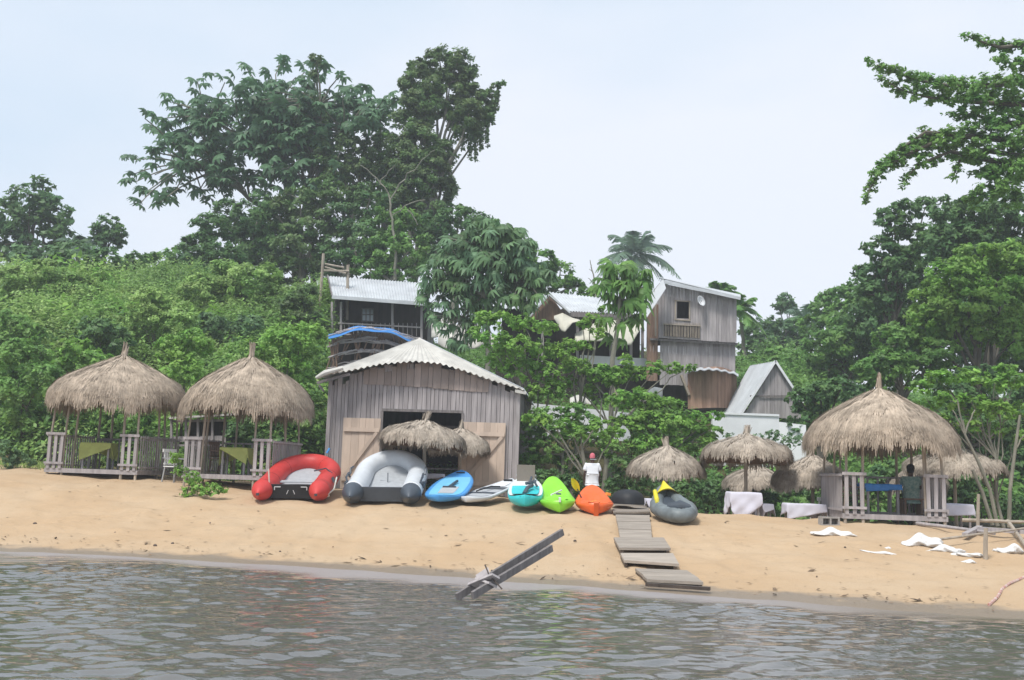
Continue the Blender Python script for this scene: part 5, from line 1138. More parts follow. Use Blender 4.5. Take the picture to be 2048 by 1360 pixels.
# ------------------------------------------------------------------ boats drawn up on the sand
def slope_at(x, y):
    return math.atan2(Gf(x, y + .8) - Gf(x, y - .8), 1.6), math.atan2(Gf(x + .6, y) - Gf(x - .6, y), 1.2)
def place(root, px, py, yaw=0, extra=0.0, lift=.0, Lh=1.3):
    """rest a boat (its near end at local y=0) on the slope at that spot"""
    p = gp(px, py); s, r = slope_at(p.x, p.y + Lh); root.location = (p.x, p.y, Gf(p.x, p.y) + lift)
    root.rotation_euler = (s + extra, r * 0 - .02, yaw); return p
def hull(L_, wf, bot, deck, well, nst=40, nr=28):
    """hull along +y; wf(t) half width, bot(t) keel z, deck(t) rim z, well(t, s) depth of the deck below the rim"""
    mb = MB(); base = 0
    rings = []
    for i in range(nst + 1):
        t = i / nst; w_ = max(wf(t), .004); zb, zd = bot(t), deck(t); ring = []
        h_ = nr // 2
        for k in range(h_ + 1):                       # deck from -1 to 1
            s = -1 + 2 * k / h_; ring.append((w_ * s, t * L_, zd - well(t, s)))
        for k in range(1, h_):                        # bottom back
            a = math.pi * k / h_; ring.append((w_ * math.cos(a) ** 1 * (1 if True else 0) , t * L_, zd - (zd - zb) * abs(math.sin(a)) ** .6))
        rings.append(ring)
    n = len(rings[0]); mb.v = [p for r in rings for p in r]
    for i in range(nst):
        for k in range(n): k2 = (k + 1) % n; mb.f.append((i * n + k, i * n + k2, (i + 1) * n + k2, (i + 1) * n + k)); mb.t.append(.5)
    mb.f.append(tuple(reversed(range(n)))); mb.f.append(tuple(nst * n + k for k in range(n))); mb.t += [.5, .5]
    return mb
def pad(root, name, m, wf, deck, well, L_, t0, t1, s0, s1, lift=.006, th=.006):
    mb = MB()
    mb.sheet(lambda u, v: Vector((wf(t0 + (t1 - t0) * v) * (s0 + (s1 - s0) * u), (t0 + (t1 - t0) * v) * L_, deck(t0 + (t1 - t0) * v) - well(t0 + (t1 - t0) * v, s0 + (s1 - s0) * u) + lift)), 12, 24, th)
    return mb.build(name, m, root, world=False, smooth=True)
def U(t, a, b): return max(0.0, min(1.0, (t - a) / (b - a)))
# paddle boards: round nosed, the near end at t=0
def board(name, label, cat, px, py, L_, W_, yaw, extra, mats, th=.14, group='boats and boards drawn up on the sand', lift=.03, nose=.45, rocker=.16):
    wf = lambda t: W_ / 2 * (max(0, 1 - abs(1 - t / .42) ** 2.3) ** .5 if t < .42 else max(0.02, 1 - abs((t - .42) / .58) ** 2.6) ** .6)
    up_ = lambda t: rocker * (max(0, .3 - t) / .3) ** 2 + rocker * .6 * (max(0, t - .75) / .25) ** 2
    bot = lambda t: up_(t); deck = lambda t: up_(t) + th
    well = lambda t, s: .012 * s * s
    r = thing(name, label, cat, group=group); hull(L_, wf, bot, deck, well).build('hull', M[mats[0]], r, world=False, smooth=True)
    place(r, px, py, yaw, extra, lift); return r, wf, deck, well
r, wf, dk, wl = board('paddle_board', 'sky blue paddle board with its round nose towards the water, right of the white dinghy', 'paddle board', 877, 1018, 2.8, 1.06, R(-9), R(9), ('blue_board',), th=.17)
pad(r, 'deck_pad', M['lightblue_board'], wf, dk, wl, 2.9, .10, .86, -.8, .8); pad(r, 'logo_panel', M['deck_grey'], wf, dk, wl, 2.9, .22, .46, -.35, .45, .013)
MB().box((.0, 1.25, .20), (.34, .05, .03)).bar((.0, 1.25, .2), (.12, 1.7, .24), .05).build('paddle_grip', M['dark_grey'], r, world=False)
MB().bar((-.1, 2.62, .22), (.12, 2.62, .22), .05).build('carry_handle', M['black'], r, world=False)
r, wf, dk, wl = board('paddle_board', 'white and grey striped paddle board lying askew beside the sky blue one', 'paddle board', 932, 1015, 2.6, .86, R(-26), R(7), ('pale_grey',), th=.15, rocker=.10)
pad(r, 'deck_pad', M['deck_grey'], wf, dk, wl, 2.7, .12, .62, -.82, .82); pad(r, 'stripe', M['dark_grey'], wf, dk, wl, 2.7, .30, .36, -.8, .8, .014); pad(r, 'stripe', M['dark_grey'], wf, dk, wl, 2.7, .50, .60, -.8, .8, .014); pad(r, 'nose_panel', M['white_paint'], wf, dk, wl, 2.7, .64, .86, -.4, .5, .014)
MB().tube([(-.18, .9, .19), (.0, 1.05, .24), (.05, 1.3, .24), (.2, 1.5, .2)], .018, 6).build('coiled_leash', M['black'], r, world=False)
MB().bar((-.1, 2.35, .2), (.14, 2.35, .2), .05).build('carry_handle', M['black'], r, world=False)
r, wf, dk, wl = board('paddle_board', 'white rimmed board with an aqua deck, left of the lime kayak', 'paddle board', 1049, 1027, 2.6, .86, R(-2), R(7), ('aqua',), th=.26)
pad(r, 'rim', M['offwhite'], wf, dk, wl, 2.6, .012, .985, -.97, .97, .02, .05); pad(r, 'deck_well', M['aqua'], wf, dk, wl, 2.6, .12, .56, -.78, .78, .05)
mb = MB().tube([(-.02, .45, .34), (.05, .8, .40), (.16, 1.1, .40)], .05, 8).tube([(.0, 1.2, .42), (.25, 1.3, .45)], .04, 6).tube([(.1, 1.35, .4), (.14, 1.6, .5)], .03, 6).tube([(.28, 1.0, .4), (.2, 1.2, .5)], .03, 6)
mb.build('foot_fittings', M['dark_grey'], r, world=False)
# sit-on kayaks, seen from the pointed end
def kayak(label, px, py, yaw, extra, L_, W_, mm, seat_m, seed, rise=.2):
    wf = lambda t: W_ / 2 * math.sin(math.pi * min(max(t, .0), 1) ** .85) ** .5 if 0 < t < 1 else .004
    up_ = lambda t: rise * (max(0, .28 - t) / .28) ** 1.6 * .15 + rise * (max(0, t - .62) / .38) ** 1.5
    H_ = .27; bot = lambda t: up_(t) * .9; deck = lambda t: H_ + up_(t) * 1.2 - .06 * math.sin(math.pi * t)
    def well(t, s):
        d = .0
        d += .15 * math.exp(-((t - .40) / .10) ** 2) * math.exp(-(s / .62) ** 4) + .12 * math.exp(-((t - .68) / .09) ** 2) * math.exp(-(s / .6) ** 4)
        return d + .06 * s * s * (1 - abs(2 * t - 1)) - .035 * math.exp(-(s / .16) ** 2) * math.exp(-((t - .16) / .12) ** 2)
    r = thing('kayak', label, 'kayak', group='boats and boards drawn up on the sand'); hull(L_, wf, bot, deck, well, 60, 36).build('hull', M[mm], r, world=False, smooth=True)
    place(r, px, py, yaw, extra, .02)
    return r, wf, deck, well
r, wf, dk, wl = kayak('lime green sit-on kayak with a raised pointed far end', 1119, 1029, R(2), R(4), 2.15, .90, 'lime', 'lime_dark', 1, .20)
pad(r, 'seat_well', M['lime_dark'], wf, dk, wl, 2.7, .33, .47, -.1, .62, .01); MB().bar((-.16, .55, .33), (.16, 1.35, .30), .03).build('paddle_shaft', M['offwhite'], r, world=False)
MB().lathe([(0.01, .03), (.06, .02), (.07, 0)], (0, .35, .385), 12).build('hatch_cap', M['dark_grey'], r, world=False); MB().box((0, .02, .32), (.05, .08, .10)).build('bow_handle', M['offwhite'], r, world=False)
r, wf, dk, wl = kayak('bright orange sit-on kayak beside the walkway', 1192, 1033, R(-2), R(3.6), 2.05, .92, 'orange', 'orange_light', 2, .14)
pad(r, 'worn_deck', M['orange_light'], wf, dk, wl, 2.5, .10, .36, -.35, .3, .012)
MB().box((.33, .85, .38), (.09, .13, .06), (0, .2, .3)).build('side_bracket', M['orange_light'], r, world=False); MB().box((0, .0, .16), (.11, .12, .34), (.3, 0, 0)).build('keel_tip', M['orange'], r, world=False)
b = thing('paddle', 'paddle with a yellow blade standing behind the orange kayak', 'paddle', at(1158, 985, 24.6), (R(20), R(-28), 0))
MB().sheet(lambda u, v: Vector(((u - .5) * .17 * math.sin(math.pi * (.12 + .8 * v)), 0.02 * math.cos(u * 3), .05 + .36 * v)), 8, 10, .01).build('blade', M['yellow'], b, world=False)
MB().tube([(0, 0, .1), (0, 0, -.9)], .016, 8).build('shaft', M['dark_grey'], b, world=False)

M['red_seam'] = mat('darker_red_tape', (.33, .025, .025), .6, .05, (4, 4, 4), .2)
# inflatable dinghies, stern towards the water
def dinghy(label, px, py, yaw, extra, W_, L_, tr, mt, mc, mtran, mfloor, cone_m, seed, bow=.32):
    r = thing('inflatable_dinghy', label, 'dinghy', group='boats and boards drawn up on the sand'); h = W_ / 2 - tr
    pts = []; Ls = L_ - h * 1.15 - .4
    for i in range(9): pts.append((-h, .34 + (Ls) * i / 8, tr + .10 * (i / 8) ** 2))
    for i in range(1, 20):
        a = math.pi * (1 - i / 20); pts.append((h * math.cos(a), .34 + Ls + h * 1.15 * math.sin(a), tr + .10 + bow * math.sin(a) ** 1.2))
    for i in range(9): pts.append((h, .34 + Ls * (1 - i / 8), tr + .10 * (1 - i / 8) ** 2))
    MB().tube(pts, tr, 22).build('tube', M[mt], r, world=False, smooth=True)
    for s in (-1, 1):
        prof = [(tr * 1.012, .36), (tr * 1.012, .30), (tr * .93, .20), (tr * .72, .08), (tr * .42, -.06), (tr * .16, -.15), (.02, -.17)]
        mb = MB().tube([(s * h, y, tr + .0) for _, y in prof], [a for a, _ in prof], 22); c = mb.build('end_cone', M[cone_m], r, world=False, smooth=True)
        MB().lathe([(0.005, .0), (tr * .14, .02), (tr * .16, .06)], (0, 0, 0), 10)
    for i in ((4, 11, 23, 30) if mt == 'red' else ()): mb = MB().tube([Vector(pts[i]).lerp(Vector(pts[i + 1]), q_) for q_ in (0, .18)], tr * 1.006, 22, cap=False); mb.build('seam', M[cone_m] if mt != 'red' else M['red_seam'], r, world=False, smooth=True)
    mb = MB(); zt = tr * 1.55
    mb.hexa([(-h + tr * .5, .34, .05), (h - tr * .5, .34, .05), (h - tr * .5, .40, .05), (-h + tr * .5, .40, .05), (-h + tr * .55, .32, zt), (h - tr * .55, .32, zt), (h - tr * .55, .38, zt), (-h + tr * .55, .38, zt)])
    tb = mb.build('transom', M[mtran], r, world=False)
    MB().grid(lambda u, v: Vector(((u - .5) * 2 * (h - tr * .3) * (1 - .45 * v ** 4), .4 + (Ls + h * 1.0) * v, (.14 + .03 * math.sin(u * math.pi) + (.12 + bow) * v ** 2.2))), 8, 12).build('floor', M[mfloor], r, world=False, smooth=True)
    place(r, px, py, yaw, extra, .0, 1.6)
    return r, h, tr, Ls
r, h, tr, Ls = dinghy('red inflatable dinghy, its black transom towards the water, before the pavilion beside the boathouse', 576, 1006, R(1), R(3.5), 1.92, 3.0, .255, 'red', 'red', 'black', 'deck_grey', 'red', 5, .17)
for s in (-1, 1): MB().box((s * h, -.165, .24), (.07, .02, .06)).build('cone_patch', M['dark_grey'], r, world=False)
mb = MB()
for s in (-1, 1): mb.bar((s * .06, .31, .26), (s * .10, .312, .16), .025, .012).bar((s * .40, .31, .34), (s * .40, .312, .26), .02, .012); mb.bar((s * .40, .31, .34), (s * .25, .312, .34), .012, .02)
mb.build('transom_mark', M['pale_grey'], r, world=False)
MB().bar((-.52, .33, .22), (-.56, .36, .78), .025).build('stern_line', M['rope'], r, world=False)
MB().tube([(h + tr * .9, .25, .18), (h + tr * 1.12, .8, .2), (h + tr * 1.1, 1.3, .42)], .02, 6).tube([(h + tr * .55, .28, .12), (h + tr * .95, .35, .13)], .035, 6).build('grab_line', M['rope'], r, world=False)
MB().tube([(h * .6, 1.2, .6), (h * .95, 1.5, .62), (h * 1.2, 1.45, .5)], .018, 6).build('tube_strap', M['dark_grey'], r, world=False)
for y_, z_ in ((.9, .42), (1.7, .46)): MB().sheet(lambda u, v: Vector((h + tr * math.cos(.2 + .5 * v) * 1.02, y_ + .34 * u, tr + .04 + tr * math.sin(.2 + .5 * v) * 1.02)), 6, 5, .004).build('side_patch', M['dark_grey'], r, world=False)
MB().bar((-h * .8, 1.3, .30), (h * .8, 1.3, .30), .22, .03).build('thwart', M['deck_grey'], r, world=False)
MB().tube([(.45, 2.95, .80), (.52, 3.0, .93)], .03, 6).build('bow_cap', M['blue_board'], r, world=False)
r, h, tr, Ls = dinghy('large white inflatable dinghy with dark grey cone ends before the boathouse door', 760, 1013, R(0), R(6), 1.94, 3.1, .26, 'pale_grey', 'dark_grey', 'dark_grey', 'deck_grey', 'dark_grey', 6, .26)
for s in (-1, 1):
    MB().tube([(s * h, .34, tr), (s * h, .46, tr)], tr * 1.02, 22, cap=False).build('white_band', M['white_paint'], r, world=False, smooth=True)
    mb = MB().tube([(s * (h + tr * .75), .7, .44), (s * (h + tr * .9), .75, .56), (s * (h + tr * .9), 1.1, .6), (s * (h + tr * .8), 1.2, .48)], .028, 6).box((s * (h + tr * .95), .9, .36), (.08, .3, .12)).tube([(s * (h + tr * .95), 1.5, .5), (s * (h + tr * 1.0), 1.6, .62), (s * (h + tr * .9), 1.9, .62)], .025, 6).box((s * (h + tr * .98), 1.5, .3), (.05, .6, .08))
    mb.build('oar_bracket', M['dark_grey'], r, world=False)
MB().bar((-.02, 1.7, .26), (-.02, 1.72, .50), .02).box((-.15, 1.9, .26), (.16, .12, .03)).build('floor_fitting', M['dark_grey'], r, world=False)

# grey and yellow inflatable kayak
r = thing('inflatable_kayak', 'dark grey and yellow inflatable kayak with a raised yellow bow, right of the walkway', 'kayak', group='boats and boards drawn up on the sand'); n = 56; pts = []; rad = []
for i in range(n):
    a = 2 * math.pi * i / n; sx, sy = math.sin(a), -math.cos(a); wv = .36 * (1 - .45 * max(0, sy) ** 1.5)
    pts.append((wv * sx, 1.15 + 1.15 * sy * (1 if sy > 0 else .88), .2 + .26 * max(0, sy) ** 2)); rad.append(.165 * (1 - .25 * max(0, sy)) * (1 + .04 * math.sin(i * 2.3)))
pts += pts[:2]; rad += rad[:2]; MB().tube(pts, rad, 18, cap=False).build('side_tube', M['mid_grey'], r, world=False, smooth=True)
MB().grid(lambda u, v: Vector(((u - .5) * .6 * math.sin(math.pi * (.15 + .7 * v)), .25 + 1.7 * v, .12 + .05 * math.sin(u * math.pi) + .2 * v * v)), 8, 10).build('floor', M['dark_grey'], r, world=False, smooth=True)
MB().sheet(lambda u, v: Vector(((u - .5) * (.74 - .58 * v), 1.78 + .62 * v, .46 + .10 * v + .10 * math.sin(u * math.pi) - .12 * (2 * u - 1) ** 2)), 12, 8, .02).build('bow_cover', M['yellow'], r, world=False, smooth=True)
MB().tube([(-.30 - .16 * .6, .9, .32), (-.33, 1.4, .36), (-.30, 1.85, .48)], [.05, .06, .05], 8).build('side_stripe', M['yellow'], r, world=False, smooth=True)
MB().tube([(-.22, .42, .33), (0, .25, .37), (.22, .42, .33)], [.09, .16, .09], 12).build('stern_pad', M['dark_grey'], r, world=False, smooth=True)
place(r, 1364, 1052, R(1), R(4), .0)

# ------------------------------------------------------------------ black cover, walkway
p = at(1256, 1003, 25.2); o = MB().lathe([(.42, 0), (.41, .18), (.34, .34), (.2, .43), (.01, .46)], seg=24, jig=lambda r, z, a: (r * (1 + .06 * math.sin(3 * a)), z)).build('black_cover', M['black'], None, smooth=True)
o.location = (p.x, p.y, p.z - .06); o.scale = (1, 1, .8); tag(o, 'round black cover behind the top of the walkway', 'cover')
root = thing('plank_walkway', 'grey plank walkway stepping down the sand to the water beside the orange kayak', 'walkway', gp(1270, 1085))
def zof(px, py, h): 
    q = gp(px, py); return Vector((q.x, q.y, Gf(q.x, q.y) + h))
def section(TL, TR, BR, BL, nb_, h, seed, th=.045, side=True):
    rs = np.random.RandomState(seed); a, b_, c, d = [zof(*p, h) for p in (TL, TR, BR, BL)]; mb = MB()
    for i in range(nb_):
        t0, t1 = i / nb_, (i + .93) / nb_; e = rs.uniform(-.02, .02); z = Vector((0, 0, rs.uniform(-.006, .006)))
        p0, p1, p2, p3 = d.lerp(a, t0) + z, c.lerp(b_, t0) + z, c.lerp(b_, t1) + z, d.lerp(a, t1) + z
        ex = (p1 - p0).normalized() * e; k = Vector((0, 0, th)); mb.hexa([p0 + ex - k, p1 + ex - k, p2 + ex - k, p3 + ex - k, p0 + ex, p1 + ex, p2 + ex, p3 + ex], rs.rand())
    pl = mb.build('planks', M['walk'], root)
    k = Vector((0, 0, th + .035))
    for q, r_ in ((a, d), (b_, c)):
        s_ = (b_ - a).normalized() * (.05 if q is a else -.05); MB().bar(r_ - k + s_, q - k + s_, .05, .07).build('bearer', M['wet_wood'], pl)
section((1222, 1003), (1290, 1004), (1301, 1034), (1226, 1034), 2, .12, 1)
section((1232, 1037), (1300, 1038), (1304, 1085), (1240, 1084), 3, .10, 2)
section((1226, 1090), (1326, 1090), (1341, 1114), (1238, 1113), 1, .16, 3)
section((1238, 1118), (1343, 1118), (1356, 1142), (1246, 1134), 1, .12, 4)
section((1268, 1148), (1372, 1152), (1408, 1178), (1296, 1172), 3, .10, 5)
q0, q1 = zof(1292, 1178, .07), zof(1420, 1187, .07); MB().bar(q0, q1, .10, .05, .2).build('edge_beam', M['wet_wood'], root)

# ------------------------------------------------------------------ broken ladder rising out of the water
Y = 13.9
root = thing('wooden_ladder', 'weathered broken wooden ladder slanting up out of the water', 'ladder', at(945, 1190, Y))
for (x0, y0, x1, y1, dy) in [(920, 1190, 1125, 1064, 0.1), (950, 1188, 1103, 1096, -.2)]:
    a, b_ = at(x0, y0, 13.85 + dy), at(x1, y1, 15.2 + dy); a = a + (a - b_) * .03; MB().bar(a, b_, .05, .10, .4).build('rail', M['weathered_dark'], root)
for (x0, y0, x1, y1) in [(943, 1172, 992, 1152), (958, 1160, 986, 1170)]:
    MB().bar(at(x0, y0, 14.1), at(x1, y1, 13.85), .16, .03, .9, up=(.5, 0, .85)).build('rung', M['weathered'], root)
MB().hexa([at(962, 1178, 13.95), at(985, 1166, 13.95), at(985, 1166, 13.99), at(962, 1178, 13.99), at(951, 1150, 14.1), at(976, 1134, 14.1), at(976, 1134, 14.14), at(951, 1150, 14.14)], .9).build('step_board', M['weathered'], root)
MB().tube([at(970, 1130, 14), at(978, 1150, 13.9), at(1004, 1178, 13.8)], .011, 5).build('bent_rod', M['wet_wood'], root)

# ------------------------------------------------------------------ litter, logs, posts on the right
def sack(label, px, py, L_, W_, H_, yaw, seed, name='sack', cat='sack'):
    L_ *= .86; H_ *= .8
    rs = np.random.RandomState(seed); p = gp(px, py); ph = rs.uniform(0, 6, 6)
    def fn(u, v):
        a = 2 * math.pi * u; b = math.pi * (v - .5); k = 1 + .16 * math.sin(3 * a + ph[0]) + .11 * math.sin(7 * a + ph[1] + 4 * b) + .08 * math.sin(13 * a + ph[2]) * math.cos(5 * b)
        x = L_ / 2 * math.cos(b) * math.cos(a) * k; y = W_ / 2 * math.cos(b) * math.sin(a) * k
        z = H_ * (.5 + .5 * math.sin(b)) * (1 + .25 * math.sin(x * 14 + ph[3]) + .2 * math.sin(y * 17 + ph[4])) * (.75 + .5 * math.exp(-((x / L_ - .15) * 3) ** 2)) - .03
        c, s = math.cos(yaw), math.sin(yaw); return Vector((x * c - y * s, x * s + y * c, z + (Gf(p.x + x * c, p.y + x * s) - Gf(p.x, p.y))))
    o = MB().grid(fn, 48, 20).build(name, M['sack'], None, smooth=True); o.location = (p.x, p.y, Gf(p.x, p.y)); return tag(o, label, cat, 'white sacks littering the sand')
sack('white sack lying in front of the concrete block', 1662, 1070, 1.0, .35, .15, R(-4), 1)
sack('biggest white sack, crumpled, left end of the heap by the logs', 1842, 1092, .85, .5, .24, R(-12), 2)
sack('flattened white sack in the middle of the heap by the logs', 1892, 1104, .7, .4, .16, R(-20), 3)
sack('long white sack trailing off the heap to the right', 1935, 1112, .75, .3, .12, R(-16), 4)
sack('white sack under the slanting stick at the far right', 2015, 1106, .62, .36, .18, R(-8), 5)
sack('thin white rag on the sand between the block and the sack heap', 1760, 1105, .8, .12, .045, R(-32), 6, 'rag', 'rag')
sack('small white scrap right of the thin rag', 1822, 1112, .18, .1, .05, R(10), 7, 'rag', 'rag')
sack('small white scrap left of the sack heap', 1776, 1096, .16, .1, .05, R(0), 8, 'rag', 'rag')
sack('small grey white scrap below the sack heap', 1937, 1124, .34, .14, .06, R(5), 9, 'rag', 'rag')
sack('tiny white scrap near the wet sand left of centre right', 1489, 1163, .10, .07, .03, R(5), 10, 'rag', 'rag')
p = gp(1658, 1050); o = thing('concrete_block', 'hollow concrete block between the white chair and the first white sack', 'concrete block', (p.x, p.y, p.z - .02), (0, 0, R(5)))
mb = MB(); mb.box((0, 0, .19), (.44, .2, .035)).box((0, 0, .02), (.44, .2, .035))
for x in (-.2, 0, .2): mb.box((x, 0, .105), (.04, .197, .135))
mb.box((-.1, .085, .105), (.15, .025, .133)); mb.box((.1, .085, .105), (.15, .025, .133)); mb.build('shell', M['concrete'], o, world=False)
def log(label, a, b_, r, m='pole', name='log', cat='log', square=False):
    A, B = (zof(a[0], a[1], a[2]), zof(b_[0], b_[1], b_[2])); rs = np.random.RandomState(int(a[0])); root = A.lerp(B, .5)
    mb = MB()
    if square: mb.bar(A, B, r * 2, r * 1.4, .5)
    else: mb.tube([A.lerp(B, t) + Vector((0, 0, rs.normal(0, .008))) for t in np.linspace(0, 1, 7)], [r * (1 - .3 * t) for t in np.linspace(0, 1, 7)], 8)
    mb.v = [(v[0] - root.x, v[1] - root.y, v[2] - root.z) for v in mb.v]; o = mb.build(name, M[m], None); o.location = root
    return tag(o, label, cat, 'timber heaped at the right of the beach')
log('long dark pole running down from the right pavilion to the timber heap', (1834, 1052, .06), (1990, 1078, .12), .045, 'weathered')
log('pale pole across the top of the timber heap', (1925, 1060, .22), (2060, 1066, .25), .045, 'pole')
log('grey board lying in the timber heap', (1955, 1070, .14), (2060, 1080, .16), .06, 'weathered', square=True)
log('long thin pale stick resting on the white sacks', (1846, 1094, .10), (2060, 1076, .22), .028, 'pole')
log('slanting pale stick at the right edge across the sacks', (2016, 1062, .22), (2056, 1108, .1), .045, 'pole')
log('short grey plank half buried left of the upright post', (1930, 1078, .08), (1960, 1066, .12), .06, 'weathered', square=True)
log('thick pale log at the back of the timber heap', (1905, 1054, .1), (2055, 1060, .12), .065, 'pale_bark')
def post(label, px, py0, py1, Y=None, r=.035):
    b_ = gp(px, py0); Yb = Y or b_.y; b_ = at(px, py0, Yb); t_ = at(px + 2, py1, Yb); mid = Vector((b_.x, b_.y, b_.z)); mb = MB().tube([b_ - Vector((0, 0, .2)), b_.lerp(t_, .5), t_], [r, r * .95, r * .85], 8)
    mb.v = [(v[0] - mid.x, v[1] - mid.y, v[2] - mid.z) for v in mb.v]; o = mb.build('wooden_post', M['pole'], None); o.location = mid; return tag(o, label, 'post', 'posts by the timber heap')
post('short post standing in front of the white sacks', 1970, 1118, 1056, r=.045)
post('upright post behind the timber, right of the white table', 1955, 1062, 988, r=.04)
post('slim upright post at the far right behind the timber heap', 2018, 1050, 985, r=.03)
# red and white rope on the sand by the water
pts = [zof(x, y, .015) for x, y in [(2062, 1150), (2040, 1160), (2020, 1168), (2004, 1180), (1995, 1196), (1978, 1212)]]
o = MB().tube(pts, .022, 6); mid = pts[2]; o.v = [(v[0] - mid.x, v[1] - mid.y, v[2] - mid.z) for v in o.v]; o = o.build('rope', mat('red_rope', (.40, .12, .09), .9, .1, (9, 9, 9), .2, col2=(.6, .55, .5)), None); o.location = mid; tag(o, 'faded red and white rope lying down to the water at the right', 'rope')
# stones and scraps of driftwood
rs = np.random.RandomState(31); k = 0
for (px, py) in [(230, 1066), (310, 1092), (345, 1088), (70, 1048), (420, 1047), (560, 1104), (1150, 1083), (1420, 1068), (60, 1085), (1690, 1096)]:
    p = gp(px, py); s = rs.uniform(.018, .035); mb = MB().lathe([(.005, s * .8), (s * .7, s * .6), (s, .0), (s * .8, -s * .4)], seg=9, jig=lambda r, z, a: (r * (1 + .25 * math.sin(2 * a + px)), z)); o = mb.build('driftwood_scrap', M['wet_wood'], None)
    o.location = (p.x, p.y, p.z + .01); tag(o, 'dark scrap of driftwood lying on the open sand', 'driftwood', 'dark scraps scattered on the sand')

# ------------------------------------------------------------------ people
def skin_body(name, verts, edges, rad, m, parent, root_i=0, sub=2):
    me = bpy.data.meshes.new(name); me.from_pydata(verts, edges, []); o = bpy.data.objects.new(name, me); COL.objects.link(o); o.parent = parent; me.materials.append(m)
    o.modifiers.new('skin', 'SKIN'); sl = me.skin_vertices[0].data
    for i, r in enumerate(rad): sl[i].radius = r if hasattr(r, '__len__') else (r, r)
    sl[root_i].use_root = True; s = o.modifiers.new('sub', 'SUBSURF'); s.levels = sub; s.render_levels = sub; o.modifiers['skin'].use_smooth_shade = True
    a = me.attributes.new('tint', 'FLOAT', 'POINT'); a.data.foreach_set('value', np.full(len(verts), .5, np.float32)); return o
def person(label, loc, yaw, H, seated, shirt_m, leg_m, cap, seed):
    root = thing('person', label, 'person', loc, (0, 0, yaw)); k = H / 1.72
    hz = .93 if not seated else .48
    P = {}; up = lambda z: (hz + z)
    P['pel'] = (0, 0, hz); P['wai'] = (0, .0, hz + .14); P['che'] = (0, .01, hz + .36); P['nec'] = (0, .0, hz + .54); P['hea'] = (0, -.01, hz + .64); P['top'] = (0, -.015, hz + .755)
    R_ = {'pel': (.155, .11), 'wai': (.135, .10), 'che': (.165, .115), 'nec': (.052, .055), 'hea': (.072, .085), 'top': (.058, .068)}
    E = [('pel', 'wai'), ('wai', 'che'), ('che', 'nec'), ('nec', 'hea'), ('hea', 'top')]
    for s, n in ((-1, 'l'), (1, 'r')):
        if seated:
            J = {'sh': (s * .185, 0, hz + .44), 'el': (s * .25, -.10, hz + .20), 'wr': (s * .17, -.32, hz + .18), 'hi': (s * .09, 0, hz - .02), 'kn': (s * .12, -.42, hz - .02), 'an': (s * .12, -.44, .08), 'to': (s * .13, -.60, .03)}
        else:
            J = {'sh': (s * .185, 0, hz + .45), 'el': (s * .245, .02, hz + .17), 'wr': (s * .25, -.05, hz - .06), 'hi': (s * .09, 0, hz - .06), 'kn': (s * .10, -.01 + .02 * s, .48), 'an': (s * .10, .02 + .03 * s, .08), 'to': (s * .12, -.13 + .03 * s, .03)}
        for a, b in J.items(): P[n + a] = b
        for a, r in (('sh', .058), ('el', .04), ('wr', .026), ('hi', .085), ('kn', .055), ('an', .036), ('to', .03)): R_[n + a] = r
        E += [('che', n + 'sh'), (n + 'sh', n + 'el'), (n + 'el', n + 'wr'), ('pel', n + 'hi'), (n + 'hi', n + 'kn'), (n + 'kn', n + 'an'), (n + 'an', n + 'to')]
        d = Vector(J['wr']) - Vector(J['el']); d.normalize(); w_ = Vector(J['wr']); pa = w_ + d * .045; P[n + 'pa'] = tuple(pa); R_[n + 'pa'] = (.034, .02); E.append((n + 'wr', n + 'pa'))
        for q, (off, ln) in enumerate([(-.027, .065), (-.009, .076), (.009, .07), (.026, .055)]):
            f0 = pa + Vector((0, off, 0)) + d * .04; f1 = f0 + d * ln * .55 + Vector((-s * .008, 0, 0)); f2 = f1 + d * ln * .4 + Vector((-s * .02, 0, 0))
            for j, f in enumerate((f0, f1, f2)): P[f'{n}f{q}{j}'] = tuple(f); R_[f'{n}f{q}{j}'] = (.0095, .009, .007)[j]
            E += [(n + 'pa', f'{n}f{q}0'), (f'{n}f{q}0', f'{n}f{q}1'), (f'{n}f{q}1', f'{n}f{q}2')]
        t0 = w_ + d * .03 + Vector((0, -.032, 0)); t1 = t0 + d * .035 + Vector((-s * .01, -.018, 0)); P[n + 't0'] = tuple(t0); P[n + 't1'] = tuple(t1); R_[n + 't0'] = .012; R_[n + 't1'] = .009; E += [(n + 'wr', n + 't0'), (n + 't0', n + 't1')]
    P['nos'] = (0, -.105, hz + .655); R_['nos'] = .012; E.append(('hea', 'nos'))
    for s in (-1, 1): P[f'ear{s}'] = (s * .082, 0, hz + .66); R_[f'ear{s}'] = (.010, .02); E.append(('hea', f'ear{s}'))
    ks = list(P); ix = {a: i for i, a in enumerate(ks)}
    body = skin_body('body', [tuple(c * k for c in P[a]) for a in ks], [(ix[a], ix[b]) for a, b in E], [tuple(x * k for x in R_[a]) if hasattr(R_[a], '__len__') else R_[a] * k for a in ks], M['skin'], root)
    cl = ['pel', 'wai', 'che', 'lsh', 'rsh', 'lse', 'rse']
    for n in 'lr': a, b = Vector(P[n + 'sh']), Vector(P[n + 'el']); P[n + 'se'] = tuple(a.lerp(b, .72))
    P['hem'] = (0, 0, hz - .12); P['col'] = (0, .0, hz + .50)
    ks = ['hem', 'pel', 'wai', 'che', 'col', 'lsh', 'rsh', 'lse', 'rse']; ix = {a: i for i, a in enumerate(ks)}; rr = {'hem': (.225, .16), 'pel': (.22, .16), 'wai': (.20, .155), 'che': (.225, .165), 'col': (.095, .09), 'lsh': .105, 'rsh': .105, 'lse': .10, 'rse': .10}
